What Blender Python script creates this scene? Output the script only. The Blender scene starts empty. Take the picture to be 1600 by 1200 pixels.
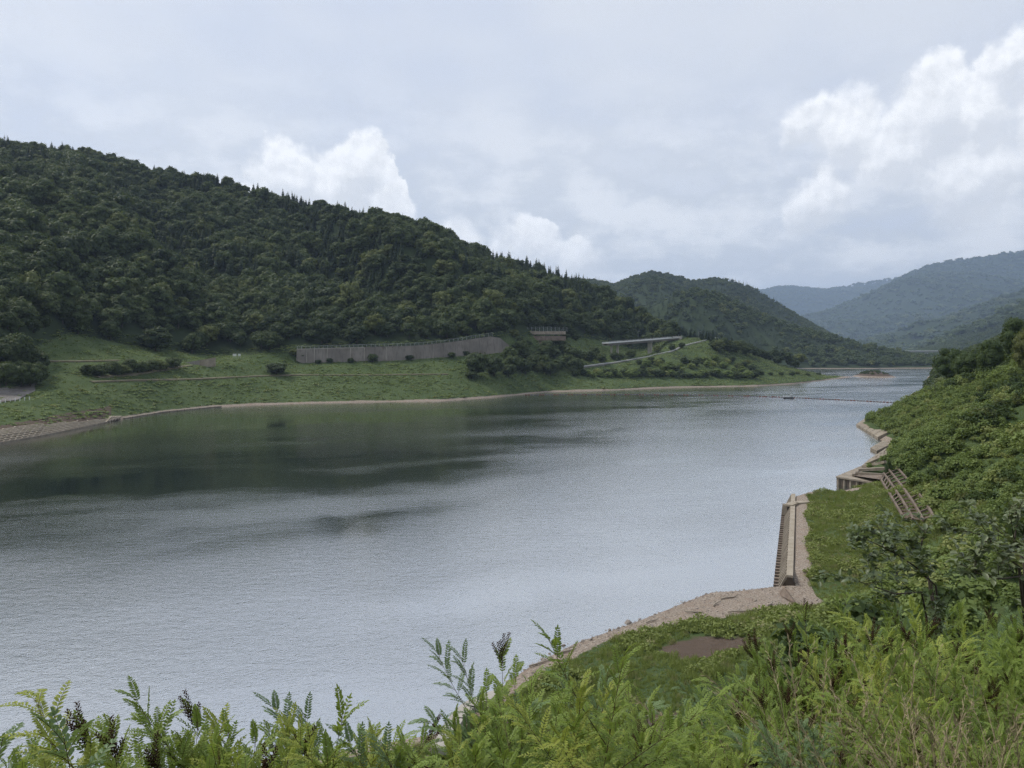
import bpy, math, random
import numpy as np
from mathutils import Vector

random.seed(7)
RNG = np.random.default_rng(7)
SC = bpy.context.scene
COL = SC.collection
R = math.radians

# ------------------------------------------------------------------ camera
CAM_Z = 30.0          # eye height above the reservoir's water (z = 0)
F = 1200.0            # focal length in photo pixels (1600 wide)
HOR = 550.0           # photo row of the horizon
cam_d = bpy.data.cameras.new('camera')
cam_d.sensor_width = 36.0
cam_d.lens = 36.0 * F / 1600.0
cam_d.shift_y = -(600.0 - HOR) / 1600.0
cam_d.clip_start = 0.05
cam_d.clip_end = 40000.0
cam = bpy.data.objects.new('camera', cam_d)
COL.objects.link(cam)
cam.location = (0, 0, CAM_Z)
cam.rotation_euler = (R(90), 0, 0)
SC.camera = cam

# ------------------------------------------------------------------ view settings
SC.view_settings.view_transform = 'Standard'
SC.view_settings.look = 'None'
SC.view_settings.exposure = 0.44
SC.view_settings.gamma = 1.0
SC.view_settings.use_curve_mapping = False
SC.render.engine = 'CYCLES'
SC.cycles.use_denoising = True
SC.cycles.denoising_prefilter = 'NONE'
SC.cycles.denoising_input_passes = 'RGB_ALBEDO_NORMAL'
SC.cycles.use_adaptive_sampling = True
SC.cycles.adaptive_threshold = 0.02
SC.cycles.adaptive_min_samples = 16
SC.cycles.max_bounces = 5
SC.cycles.diffuse_bounces = 3
SC.cycles.glossy_bounces = 2
SC.cycles.transmission_bounces = 2
SC.cycles.volume_bounces = 1
SC.cycles.caustics_reflective = False
SC.cycles.caustics_refractive = False

# ------------------------------------------------------------------ node helpers
class NT:
    """tiny wrapper that writes shader node trees"""
    def __init__(s, tree):
        s.t = tree; s.n = tree.nodes; s.l = tree.links
    def new(s, typ, **kw):
        n = s.n.new(typ)
        for k, v in kw.items(): setattr(n, k, v)
        return n
    def put(s, sock, v):
        if isinstance(v, bpy.types.NodeSocket): s.l.new(v, sock)
        elif v is not None: sock.default_value = v
    def math(s, op, a, b=None, c=None, clamp=False):
        n = s.new('ShaderNodeMath', operation=op, use_clamp=clamp)
        for i, v in enumerate((a, b, c)):
            if v is not None: s.put(n.inputs[i], v)
        return n.outputs[0]
    def vmath(s, op, a, b=None, scale=None):
        n = s.new('ShaderNodeVectorMath', operation=op)
        s.put(n.inputs[0], a)
        if b is not None: s.put(n.inputs[1], b)
        if scale is not None: s.put(n.inputs['Scale'], scale)
        return n.outputs['Value'] if op in ('LENGTH', 'DISTANCE', 'DOT_PRODUCT') else n.outputs[0]
    def noise(s, vec, scale, detail=4, rough=0.55, dist=0.0, col=False, dim='3D'):
        n = s.new('ShaderNodeTexNoise', noise_dimensions=dim)
        s.put(n.inputs['Vector'], vec); n.inputs['Scale'].default_value = scale
        n.inputs['Detail'].default_value = detail; n.inputs['Roughness'].default_value = rough
        n.inputs['Distortion'].default_value = dist
        return n.outputs['Color' if col else 'Fac']
    def ramp(s, v, a, b, lo=0.0, hi=1.0, smooth=True):
        n = s.new('ShaderNodeMapRange', interpolation_type='SMOOTHSTEP' if smooth else 'LINEAR')
        s.put(n.inputs['Value'], v)
        for k, q in zip(('From Min', 'From Max', 'To Min', 'To Max'), (a, b, lo, hi)): s.put(n.inputs[k], q)
        return n.outputs[0]
    def mix(s, f, a, b, blend='MIX'):
        n = s.new('ShaderNodeMix', data_type='RGBA', blend_type=blend)
        s.put(n.inputs[0], f)
        for sock, v in ((n.inputs[6], a), (n.inputs[7], b)):
            if isinstance(v, (tuple, list)): v = tuple(v) + (1.0,) if len(v) == 3 else tuple(v)
            s.put(sock, v)
        return n.outputs[2]
    def fmix(s, f, a, b):
        n = s.new('ShaderNodeMix', data_type='FLOAT')
        s.put(n.inputs[0], f); s.put(n.inputs[2], a); s.put(n.inputs[3], b)
        return n.outputs[0]
    def xyz(s, v):
        n = s.new('ShaderNodeSeparateXYZ'); s.put(n.inputs[0], v); return n.outputs
    def comb(s, x, y, z=0.0):
        n = s.new('ShaderNodeCombineXYZ')
        for i, v in enumerate((x, y, z)): s.put(n.inputs[i], v)
        return n.outputs[0]

# ------------------------------------------------------------------ sky: thin overcast with cumulus
SUN_EL, SUN_AZ = R(52), R(-70)      # sun high to the left and slightly behind the veil (azimuth from +Y towards +X)
world = bpy.data.worlds.new('World')
SC.world = world
world.use_nodes = True
world.cycles.sampling_method = 'NONE'
w = NT(world.node_tree)
w.n.clear()
def sky_dir(px, py):
    a = math.atan((px - 800) / F)
    return a, math.atan((HOR - py) / F * math.cos(a))
tc = w.new('ShaderNodeTexCoord').outputs['Generated']
dx, dy, dz = w.xyz(w.vmath('NORMALIZE', tc))
az = w.math('ARCTAN2', dx, dy)
el = w.math('ARCSINE', dz)
ae = w.comb(az, el)
sky = w.new('ShaderNodeTexSky', sky_type='NISHITA', sun_disc=False, sun_elevation=SUN_EL, sun_rotation=SUN_AZ,
            air_density=1.0, dust_density=3.0, ozone_density=1.0)
def n2(x, y, scale, detail, rough=.55, dist=0.0, col=False): return w.noise(w.comb(x, y), scale, detail, rough, dist, col, '2D')
# high veil over the clear sky: pale, a little mottled
veil_n = n2(w.math('MULTIPLY_ADD', az, 1.0, 3.0), w.math('MULTIPLY', el, 1.7), 2.4, 3)
base = w.mix(w.ramp(veil_n, 0.33, 0.68), (5.55, 6.0, 6.95), (6.35, 6.65, 7.2))
# a broken grey stratocumulus deck towards the horizon
el2 = w.math('MULTIPLY', el, 2.1)
deck_n = n2(w.math('ADD', az, 9.0), el2, 7.5, 5, .6)
deck_amt = w.math('MULTIPLY', w.ramp(el, 0.40, 0.10), w.ramp(deck_n, 0.30, 0.46))
deck_c = w.mix(w.ramp(deck_n, 0.40, 0.66), (5.6, 5.95, 6.5), (8.0, 8.15, 8.4))
clear = w.mix(0.9, sky.outputs[0], w.mix(deck_amt, base, deck_c))
# cumulus heads: lobes in direction space, edges broken up by noise
LOBES = [  # px, py, radius px
    (455, 278, 70), (550, 274, 58), (505, 315, 80), (604, 318, 52), (420, 330, 66), (580, 360, 80),
    (715, 376, 50), (822, 390, 62), (890, 414, 60),
    (1455, 168, 80), (1525, 178, 70), (1325, 205, 70), (1410, 235, 90), (1510, 270, 105), (1262, 196, 48),
    (1597, 96, 66), (1650, 230, 120), (1290, 305, 60), (-170, 250, 130), (1920, 240, 180)]
n1 = w.noise(ae, 11.0, 4, .5, 0.0, True, '2D')
pos = w.vmath('MULTIPLY', w.vmath('ADD', ae, w.vmath('SCALE', w.vmath('SUBTRACT', n1, (.5, .5, .5)), scale=.075)), (1, 1, 0))
pos_up = w.vmath('ADD', pos, (-.004, .022, 0))
D = Du = None
for px, py, rr in LOBES:
    a, e = sky_dir(px, py)
    k = -1.0 / (rr / F * math.cos(a))
    v = w.math('MULTIPLY_ADD', w.vmath('DISTANCE', pos, (a, e, 0.0)), k, 1.0)
    vu = w.math('MULTIPLY_ADD', w.vmath('DISTANCE', pos_up, (a, e, 0.0)), k, 1.0)
    D = v if D is None else w.math('SMOOTH_MAX', D, v, 0.12)
    Du = vu if Du is None else w.math('MAXIMUM', Du, vu)
puff = w.noise(ae, 26.0, 5, .58, 0.0, False, '2D')
puff_up = w.noise(w.vmath('ADD', ae, (-.005, .010, 0)), 26.0, 4, .58, 0.0, False, '2D')
big = n2(w.math('ADD', az, 5.0), el, 7.0, 2)
Dn = w.math('ADD', D, w.math('MULTIPLY_ADD', puff, 0.7, -0.35))
crest = w.ramp(w.math('SUBTRACT', D, Du), -.38, .40)               # 1 on the upper side of a head, 0 on its underside
alpha = w.ramp(Dn, 0.0, w.ramp(w.math('ADD', big, w.ramp(az, .15, .4, 0.0, .12)), 0.35, 0.68, 0.10, 0.55))
alpha = w.math('MULTIPLY', alpha, w.fmix(crest, .72, 1.0))
relief = w.math('MULTIPLY', w.math('SUBTRACT', puff, puff_up), 2.2)
lit = w.math('ADD', w.math('MULTIPLY_ADD', crest, .85, -.02), w.math('SUBTRACT', relief, w.ramp(Dn, .25, 1.0, 0.0, .20)), clamp=True)
cum = w.mix(lit, (6.55, 6.75, 7.05), (9.0, 9.1, 9.25))
full = w.mix(w.math('MULTIPLY', alpha, w.ramp(el, 0.02, 0.13, 0.45, 0.97)), clear, cum)
bg = w.new('ShaderNodeBackground')
w.put(bg.inputs[0], full)
bg.inputs[1].default_value = 0.093
w.l.new(bg.outputs[0], w.new('ShaderNodeOutputWorld').inputs[0])

# ------------------------------------------------------------------ sun behind the veil
sun_d = bpy.data.lights.new('sun', 'SUN')
sun_d.energy = 2.0
sun_d.angle = R(14)
sun_d.color = (1.0, 0.95, 0.85)
sun = bpy.data.objects.new('sun', sun_d)
COL.objects.link(sun)
sv = Vector((math.sin(SUN_AZ) * math.cos(SUN_EL), math.cos(SUN_AZ) * math.cos(SUN_EL), math.sin(SUN_EL)))
sun.rotation_euler = sv.to_track_quat('Z', 'Y').to_euler()
sun.location = sv * 500

# ------------------------------------------------------------------ numeric noise
def _hash(ix, iy, seed):
    h = (ix.astype(np.int64) * 374761393 + iy.astype(np.int64) * 668265263 + seed * 982451653) & 0xFFFFFFFF
    h = ((h ^ (h >> 13)) * 1274126177) & 0xFFFFFFFF
    h = h ^ (h >> 16)
    return (h & 0xFFFFFF) / float(0xFFFFFF)
def vnoise(x, y, seed=0):
    x = np.asarray(x, float); y = np.asarray(y, float)
    ix = np.floor(x); iy = np.floor(y)
    fx = x - ix; fy = y - iy
    fx = fx * fx * fx * (fx * (fx * 6 - 15) + 10); fy = fy * fy * fy * (fy * (fy * 6 - 15) + 10)
    a = _hash(ix, iy, seed); b = _hash(ix + 1, iy, seed); c = _hash(ix, iy + 1, seed); d = _hash(ix + 1, iy + 1, seed)
    return (a + (b - a) * fx) * (1 - fy) + (c + (d - c) * fx) * fy
def fbm(x, y, seed=0, octv=4, gain=0.5):
    s = 0; a = 1.0; t = 0
    for i in range(octv):
        s = s + a * (vnoise(x, y, seed + i * 17) * 2 - 1); t += a
        x = x * 2.03 + 11.3; y = y * 2.03 + 5.7; a *= gain
    return s / t
def sstep(a, b, x):
    t = np.clip((x - a) / (b - a), 0, 1)
    return t * t * (3 - 2 * t)

# ------------------------------------------------------------------ the lie of the land
def P(px, py, Y):
    """world point at forward distance Y that a photo pixel looks at"""
    return ((px - 800.0) / F * Y, Y, CAM_Z - (py - HOR) / F * Y)
def G(px, py, z=0.0):
    """world point at height z that a photo pixel looks at"""
    Y = (CAM_Z - z) * F / (py - HOR)
    return ((px - 800.0) / F * Y, Y, z)
def C(*pts):
    a = np.array(pts, float); return a[:, 0], a[:, 1]
# left bank: rows of the far shore, of the bench, of the wood's foot and of the ridge, by bearing
L_SHORE = C((-1200, 850), (-400, 765), (-150, 720), (0, 692), (60, 682), (120, 670), (190, 655), (250, 645), (330, 637), (400, 633), (480, 630.5),
            (600, 628), (690, 627), (760, 622), (810, 617), (850, 613), (950, 610), (1060, 605.5), (1180, 603.5), (1240, 600), (1290, 594), (1335, 589), (1370, 587), (1500, 586))
L_N2Y = C((-1200, 180), (-400, 260), (-60, 318), (10, 325), (110, 390), (200, 415), (330, 475), (465, 530), (620, 545), (785, 598), (850, 640), (950, 690), (1000, 712), (1040, 722), (1120, 745), (1220, 765), (1290, 830), (1335, 935), (1500, 1000))
L_N2P = C((-1200, 640), (-400, 620), (-60, 616), (10, 616), (110, 572), (200, 576), (330, 572), (465, 566), (620, 562), (700, 557), (785, 550), (850, 556), (950, 570), (1000, 567), (1040, 563), (1120, 566), (1220, 583), (1290, 591), (1335, 588.3), (1360, 590), (1500, 595))
L_N3Y = C((-1200, 230), (-400, 300), (-60, 345), (10, 350), (110, 455), (200, 480), (330, 525), (460, 537), (465, 537), (620, 552), (785, 606), (820, 650), (850, 690), (950, 800), (1000, 850), (1040, 835), (1120, 800), (1220, 800), (1290, 850), (1335, 950), (1500, 1010))
L_N3P = C((-1200, 520), (-400, 540), (-60, 550), (10, 552), (110, 518), (200, 538), (330, 555), (460, 544), (620, 538), (700, 533), (785, 521), (850, 522), (950, 532), (985, 545), (1015, 546), (1040, 532), (1120, 534), (1220, 576), (1290, 589), (1335, 588.4), (1360, 590), (1500, 595))
L_RY = C((-1200, 600), (-400, 780), (0, 900), (300, 930), (700, 960), (900, 960), (1000, 930), (1045, 880), (1070, 850), (1290, 875), (1335, 960), (1500, 1030))
L_RP = C((-1200, 120), (-400, 190), (-150, 218), (0, 230), (130, 243), (200, 262), (300, 283), (350, 290), (400, 304), (450, 314), (520, 334), (600, 349), (680, 366), (720, 388), (770, 408), (830, 419), (880, 438), (960, 468), (1010, 494), (1045, 522),
         (1070, 527), (1120, 528), (1160, 545), (1220, 570), (1290, 587), (1335, 588.5), (1360, 590), (1500, 595))
def z_of(py, Y): return CAM_Z - (py - HOR) / F * Y
def land_left(X, Y):
    q = 800 + X / np.maximum(Y, 1.0) * F
    i = lambda c: np.interp(q, c[0], c[1])
    y0 = CAM_Z * F / (i(L_SHORE) - HOR)
    y2 = np.maximum(i(L_N2Y), y0 + 12); y3 = np.maximum(i(L_N3Y), y2 + 5); y4 = np.maximum(i(L_RY), y3 + 15)
    z2, z3, z4 = z_of(i(L_N2P), y2), z_of(i(L_N3P), y3), z_of(i(L_RP), y4)
    y1 = y0 + 5; z1 = np.minimum(1.6, z2 * .5)
    yb = y4 + np.where(q < 1045, 500, 180); zb = np.where(q < 1045, z4 * .35, -6.0)
    z = np.full(np.shape(X), -6.0)
    def seg(z, ya, za, yb_, zb_, pw=1.0):
        t = np.clip((Y - ya) / np.maximum(yb_ - ya, .1), 0, 1)
        return np.where((Y >= ya) & (Y <= yb_), za + (zb_ - za) * t ** pw, z)
    z = seg(z, y0 - 20, -6 + 0 * z, y0, 0 * z)
    z = seg(z, y0, 0 * z, y1, z1)
    z = seg(z, y1, z1, y2, z2)
    z = seg(z, y2, z2, y3, z3)
    z = seg(z, y3, z3, y4, z4, 0.92)
    z = seg(z, y4, z4, yb, zb)
    z = np.where(Y > yb, zb - (Y - yb) * .25, z)
    t = np.clip((Y - y3) / np.maximum(y4 - y3, 1), 0, 1.6)
    big = np.clip((z4 - z3) / 150, 0, 1)
    win = np.sin(np.clip(t, 0, 1) * math.pi) ** .8 * big
    across = X * .80 + Y * .60; along = X * .6 - Y * .8
    z = z + win * (fbm(across / 95, along / 330, 3, 3) * 46 + fbm(X / 45, Y / 45, 9, 3) * 9)
    z = z + np.where((Y > y1) & (Y < y3), fbm(X / 30, Y / 22, 21, 3) * 1.1 * sstep(0, 25, Y - y1) * sstep(0, 8, y2 - Y), 0)
    return z, (q, y0, y1, y2, y3, y4, t)
def ridge_layer(X, Y, py, Yb, zb, Yr, seed, rough, pw=1.0, back=900):
    q = 800 + X / np.maximum(Y, 1.0) * F
    z4 = z_of(np.interp(q, py[0], py[1]), Yr)
    t = (Y - Yb) / (Yr - Yb)
    up = zb + (z4 - zb) * np.clip(t, 0, 1) ** pw
    z = np.where(t <= 1, up, z4 - (Y - Yr) * .35)
    z = np.where(t < 0, zb + t * (Yr - Yb) * .25, z)
    z = np.maximum(z, -8) 
    amp = np.clip(z4 / 150, 0.05, 1.6) * np.sin(np.clip(t, 0, 1) * math.pi)
    across = X * .85 + Y * .5; along = X * .5 - Y * .85
    return z + amp * rough * (fbm(across / (rough * 4.2), along / (rough * 9), seed, 4))
B1_P = C((500, 620), (880, 540), (950, 505), (1000, 488), (1040, 468), (1085, 453), (1120, 462), (1160, 478), (1200, 496), (1240, 512), (1290, 524), (1340, 537), (1400, 550), (1445, 560), (1520, 575), (1800, 590))
B2_P = C((500, 440), (850, 440), (885, 437), (930, 438), (960, 446), (990, 434), (1020, 426), (1050, 431), (1085, 440), (1120, 436), (1150, 441), (1180, 453), (1210, 471), (1250, 497), (1300, 525), (1360, 548), (1450, 570), (1800, 590))
C0_P = C((900, 560), (1300, 556), (1400, 553), (1440, 545), (1480, 525), (1520, 508), (1560, 492), (1600, 474), (1700, 440), (1900, 400), (2400, 380))
C1_P = C((900, 560), (1250, 552), (1330, 540), (1400, 522), (1440, 508), (1500, 488), (1550, 470), (1600, 455), (1750, 430), (2400, 400))
C2_P = C((900, 530), (1150, 530), (1200, 512), (1280, 496), (1340, 473), (1385, 446), (1420, 427), (1450, 415), (1480, 407), (1520, 403), (1560, 396), (1600, 393), (1700, 396), (1900, 370), (2400, 400))
C3_P = C((-800, 440), (500, 440), (800, 445), (880, 434), (930, 440), (1000, 455), (1150, 458), (1195, 451), (1230, 446), (1290, 452), (1340, 443), (1390, 435), (1450, 432), (1700, 440), (2400, 430))
D_SHORE = np.array([(-400, 130), (-120, 62), (-60, 50), (-25, 53), G(690, 1145)[:2], G(760, 1090)[:2], G(830, 1040)[:2], G(900, 1005)[:2], G(985, 975)[:2], G(1050, 950)[:2],
    G(1100, 927)[:2], G(1215, 921)[:2], G(1219, 900)[:2], G(1228, 790)[:2], G(1250, 782)[:2], G(1300, 780)[:2], G(1350, 770)[:2], G(1375, 764)[:2], G(1308, 757)[:2],
    G(1378, 712)[:2], G(1398, 700)[:2], G(1378, 688)[:2], G(1338, 665)[:2], (205, 400), G(1436, 623)[:2], G(1439, 616)[:2], G(1450, 590)[:2], G(1460, 579)[:2], G(1472, 573)[:2], (1800, 3200), (14000, 25000)])
def shore_dist(X, Y, line=D_SHORE):
    """signed distance to the near shore, positive on land (right of the line)"""
    X = np.asarray(X, float); Y = np.asarray(Y, float)
    best = np.full(X.shape, 1e9); sgn = np.ones(X.shape)
    for (ax, ay), (bx, by) in zip(line[:-1], line[1:]):
        ux, uy = bx - ax, by - ay; L2 = ux * ux + uy * uy
        t = np.clip(((X - ax) * ux + (Y - ay) * uy) / L2, 0, 1)
        ex, ey = X - ax - t * ux, Y - ay - t * uy
        d = np.hypot(ex, ey); s = np.where(ux * (Y - ay) - uy * (X - ax) < 0, 1.0, -1.0)
        m = d < best - 1e-6
        sgn = np.where(m, s, sgn); best = np.where(m, d, best)
    return best * sgn
PR_NEAR = C((-60, -9), (0, 0), (5, .7), (13, 2.0), (20, 4.2), (40, 16.5), (57.5, 28.3), (59, 28.45), (66, 28.55), (74, 33), (130, 66), (310, 120))
PR_TERR = C((-60, -9), (0, -.4), (1.8, 2.0), (3.0, 2.25), (16, 3.1), (24, 7.5), (53, 28.6), (61, 28.8), (70, 34), (124, 68), (300, 120))
PR_FAR = C((-60, -9), (0, 0), (4, 2.3), (52, 29.2), (58, 29.5), (68, 35), (150, 80), (300, 130))
def land_right(X, Y):
    d = shore_dist(X, Y)
    wt = sstep(92, 99, Y) * (1 - sstep(160, 172, Y)); wf = sstep(160, 172, Y)
    z = np.interp(d, *PR_NEAR) * (1 - wt - wf) + np.interp(d, *PR_TERR) * wt + np.interp(d, *PR_FAR) * wf
    rough = sstep(3, 20, d) * sstep(50, 40, d)
    z = z + rough * (fbm(X / 14, Y / 14, 31, 3) * .9) * sstep(20, 60, np.hypot(X, Y)) + sstep(1, 6, d) * fbm(X / 5, Y / 5, 37, 2) * .15
    return z, d
def isle(X, Y):
    x0, y0, _ = G(1366, 588.5)
    r = np.hypot((X - x0) / 21.0, (Y - y0) / 34.0)
    return 6.5 * (1 - r ** 1.6) + fbm(X / 9, Y / 9, 77, 3) * .8
def H(X, Y, parts=False):
    X = np.asarray(X, float); Y = np.asarray(Y, float)
    zl, info = land_left(X, Y)
    q = info[0]
    zd, d = land_right(X, Y)
    lowest = np.full(X.shape, -9.0)
    b1 = b2 = c0 = c1 = c2 = c3 = lowest
    if Y.size and Y.max() > 1320:
        yb = 1395 + 55 * fbm(X / 90, Y * 0 + .5, 53, 3)
        b1 = np.where(Y < yb - 20, -6, ridge_layer(X, Y, B1_P, yb, 0.0, 1660, 41, 52, .85))
        b2 = np.where(Y < 1750, -6, ridge_layer(X, Y, B2_P, 1900, 15, 2900, 43, 90))
        c0 = np.where(Y < 2400, -6, ridge_layer(X, Y, C0_P, 2600, 10, 3800, 45, 55))
        c1 = np.where(Y < 4200, -6, ridge_layer(X, Y, C1_P, 4400, 20, 6200, 47, 95))
        c2 = np.where(Y < 6700, -6, ridge_layer(X, Y, C2_P, 7000, 20, 11000, 49, 330))
        c3 = np.where(Y < 12000, -6, ridge_layer(X, Y, C3_P, 12500, 40, 16000, 51, 240))
    far_floor = np.where(Y > 1500, 6.0, -8.0)
    st = np.stack([zl, zd, b1, b2, c0, c1, c2, c3, np.where(Y < 1400, isle(X, Y), -9), far_floor])
    z = st.max(0)
    if parts: return z, st.argmax(0), info, d
    return z
def h1(x, y): return float(H(np.array([x]), np.array([y]))[0])
def hit(px, py, y0=30.0, y1=1300.0):
    """first point of the land that a photo pixel looks at"""
    for n in (420, 60):
        Y = np.geomspace(y0, y1, n)
        X = (px - 800) / F * Y
        zr = CAM_Z - (py - HOR) / F * Y
        above = H(X, Y) - zr
        k = int(np.argmax(above >= 0))
        if k == 0: k = max(1, int(np.argmax(above / Y)))
        y0, y1 = Y[k - 1], Y[k]
    return float(X[k]), float(Y[k]), float(zr[k])

# ------------------------------------------------------------------ object helpers
def tag(o, label=None, cat=None, group=None, kind=None):
    if label: o['label'] = label
    if cat: o['category'] = cat
    if group: o['group'] = group
    if kind: o['kind'] = kind
    return o
def link(o, parent=None):
    COL.objects.link(o)
    if parent is not None: o.parent = parent
    return o
def empty(name, loc=(0, 0, 0), rz=0.0):
    o = bpy.data.objects.new(name, None); COL.objects.link(o)
    o.location = loc; o.rotation_euler = (0, 0, rz); o.empty_display_size = .5
    return o
def mesh_np(name, V, Fc, mats, smooth=False, attrs=None, mat_idx=None):
    """mesh from an (n,3) array and an (m,k) array of faces, or a list of such arrays"""
    V = np.asarray(V, np.float32)
    FL = Fc if isinstance(Fc, list) else [Fc]
    FL = [np.asarray(f, np.int32) for f in FL if len(f)]
    me = bpy.data.meshes.new(name)
    me.vertices.add(len(V)); me.vertices.foreach_set('co', V.ravel())
    nl = sum(f.size for f in FL); nf = sum(len(f) for f in FL)
    me.loops.add(nl); me.loops.foreach_set('vertex_index', np.concatenate([f.ravel() for f in FL]))
    me.polygons.add(nf)
    tot = np.concatenate([np.full(len(f), f.shape[1], np.int32) for f in FL])
    me.polygons.foreach_set('loop_start', np.concatenate([[0], np.cumsum(tot)[:-1]]).astype(np.int32))
    if mat_idx is not None: me.polygons.foreach_set('material_index', np.asarray(mat_idx, np.int32))
    if smooth: me.polygons.foreach_set('use_smooth', np.ones(nf, bool))
    for k, a in (attrs or {}).items():
        at = me.attributes.new(k, 'FLOAT', 'POINT'); at.data.foreach_set('value', np.asarray(a, np.float32))
    me.update(calc_edges=True)
    for m in (mats if isinstance(mats, (list, tuple)) else [mats]): me.materials.append(m)
    return me
class MB:
    """collects boxes, beams and tubes into one mesh"""
    def __init__(s): s.v = []; s.f = []
    def add(s, vs, fs):
        o = len(s.v); s.v += [tuple(map(float, v)) for v in vs]; s.f += [tuple(i + o for i in f) for f in fs]; return s
    def hexa(s, p): return s.add(p, [(0, 3, 2, 1), (4, 5, 6, 7), (0, 1, 5, 4), (1, 2, 6, 5), (2, 3, 7, 6), (3, 0, 4, 7)])
    def box(s, c, d, rz=0.0):
        cs, sn = math.cos(rz), math.sin(rz); out = []
        for z in (-1, 1):
            for x, y in ((-1, -1), (1, -1), (1, 1), (-1, 1)):
                a, b = x * d[0] / 2, y * d[1] / 2
                out.append((c[0] + a * cs - b * sn, c[1] + a * sn + b * cs, c[2] + z * d[2] / 2))
        return s.hexa(out)
    def beam(s, a, b, wd, ht, up=(0, 0, 1)):
        a = Vector(a); b = Vector(b); t = (b - a).normalized(); u = Vector(up)
        sd = t.cross(u)
        if sd.length < 1e-4: sd = t.cross(Vector((1, 0, 0)))
        sd.normalize(); u = sd.cross(t).normalized()
        o = [p + sd * (i * wd / 2) + u * (j * ht / 2) for p in (a, b) for i, j in ((-1, -1), (1, -1), (1, 1), (-1, 1))]
        return s.hexa(o)
    def tube(s, pts, rads, n=6, cap=True):
        o = len(s.v); prev = None
        for k, p in enumerate(pts):
            p = Vector(p)
            t = (Vector(pts[min(k + 1, len(pts) - 1)]) - Vector(pts[max(k - 1, 0)])).normalized()
            if prev is None: prev = t.cross(Vector((.31, .95, .11))).normalized()
            sd = (prev - t * prev.dot(t)).normalized(); up = t.cross(sd); prev = sd
            for i in range(n):
                a = 2 * math.pi * i / n
                s.v.append(tuple(p + (sd * math.cos(a) + up * math.sin(a)) * rads[k]))
        for k in range(len(pts) - 1):
            for i in range(n):
                j = (i + 1) % n
                s.f.append((o + k * n + i, o + k * n + j, o + (k + 1) * n + j, o + (k + 1) * n + i))
        if cap:
            s.f.append(tuple(o + (len(pts) - 1) * n + i for i in range(n)))
            s.f.append(tuple(o + n - 1 - i for i in range(n)))
        return s
    def mesh(s, name, mat, smooth=False):
        me = bpy.data.meshes.new(name); me.from_pydata(s.v, [], s.f); me.materials.append(mat)
        if smooth: me.polygons.foreach_set('use_smooth', np.ones(len(me.polygons), bool))
        me.update(); return me
    def build(s, name, mat, parent=None, smooth=False):
        return link(bpy.data.objects.new(name, s.mesh(name, mat, smooth)), parent)
def copy_tree(o, parent=None):
    c = o.copy(); COL.objects.link(c)
    if parent is not None: c.parent = parent
    for ch in list(o.children): copy_tree(ch, c)
    return c

# ------------------------------------------------------------------ materials
def new_mat(name):
    m = bpy.data.materials.new(name); m.use_nodes = True
    t = NT(m.node_tree); t.n.clear()
    return m, t
def finish(t, shader): t.l.new(shader, t.new('ShaderNodeOutputMaterial').inputs[0])
def princ(t, col, rough=.8, spec=.25, normal=None):
    p = t.new('ShaderNodeBsdfPrincipled')
    if isinstance(col, (tuple, list)): col = tuple(col)[:3] + (1.0,)
    t.put(p.inputs['Base Color'], col); t.put(p.inputs['Roughness'], rough); p.inputs['Specular IOR Level'].default_value = spec
    if normal is not None: t.put(p.inputs['Normal'], normal)
    return p.outputs[0]
def bump(t, h, strength, dist):
    b = t.new('ShaderNodeBump'); t.put(b.inputs['Height'], h); t.put(b.inputs['Strength'], strength); b.inputs['Distance'].default_value = dist
    return b.outputs[0]
def leaf_mat(name, dark, light, odd=None, trans=.22, spec=.2, patch=.02, rand=1.0, rough=.62):
    """foliage: hue from a per-plant random, a slow patchy noise and a per-leaf tint"""
    m, t = new_mat(name)
    pos = t.new('ShaderNodeNewGeometry').outputs['Position']
    rnd = t.new('ShaderNodeObjectInfo').outputs['Random']
    tint = t.new('ShaderNodeAttribute', attribute_name='tint').outputs['Fac']
    pn = t.ramp(t.noise(pos, patch, 3, .6), .3, .7)
    f = t.math('ADD', t.math('MULTIPLY', rnd, .55 * rand), t.math('MULTIPLY', pn, .45), clamp=True)
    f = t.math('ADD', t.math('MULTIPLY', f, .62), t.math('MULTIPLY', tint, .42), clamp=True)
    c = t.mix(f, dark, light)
    if odd:
        r2 = t.math('FRACT', t.math('MULTIPLY', rnd, 17.31))
        c = t.mix(t.math('MULTIPLY', t.ramp(r2, .80, .97), .8), c, odd)
    p = princ(t, c, rough, spec)
    tr = t.new('ShaderNodeBsdfTranslucent'); t.put(tr.inputs[0], t.mix(.5, c, (.20, .26, .04)))
    mx = t.new('ShaderNodeMixShader'); mx.inputs[0].default_value = trans
    t.l.new(p, mx.inputs[1]); t.l.new(tr.outputs[0], mx.inputs[2])
    finish(t, mx.outputs[0])
    return m
M = {}
M['broadleaf'] = leaf_mat('broadleaf foliage', (.017, .033, .016), (.092, .124, .040), (.125, .145, .044), patch=.008)
M['canopy'] = leaf_mat('canopy foliage', (.028, .050, .024), (.105, .140, .046), (.13, .15, .05), patch=.004)
M['conifer'] = leaf_mat('cedar foliage', (.016, .032, .020), (.040, .064, .030), patch=.01, trans=.1)
M['bush'] = leaf_mat('bush foliage', (.090, .140, .040), (.240, .295, .090), (.27, .29, .10), patch=.05, trans=.32)
M['darkbush'] = leaf_mat('dark bush foliage', (.030, .055, .022), (.085, .120, .038), (.12, .13, .04), patch=.03, trans=.28)
M['cover'] = leaf_mat('creeping ground cover', (.140, .192, .070), (.250, .310, .118), (.29, .30, .12), patch=.03, trans=.32)
M['grassb'] = leaf_mat('grass blades', (.150, .195, .055), (.300, .340, .110), (.36, .33, .18), patch=.08, trans=.38)
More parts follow.
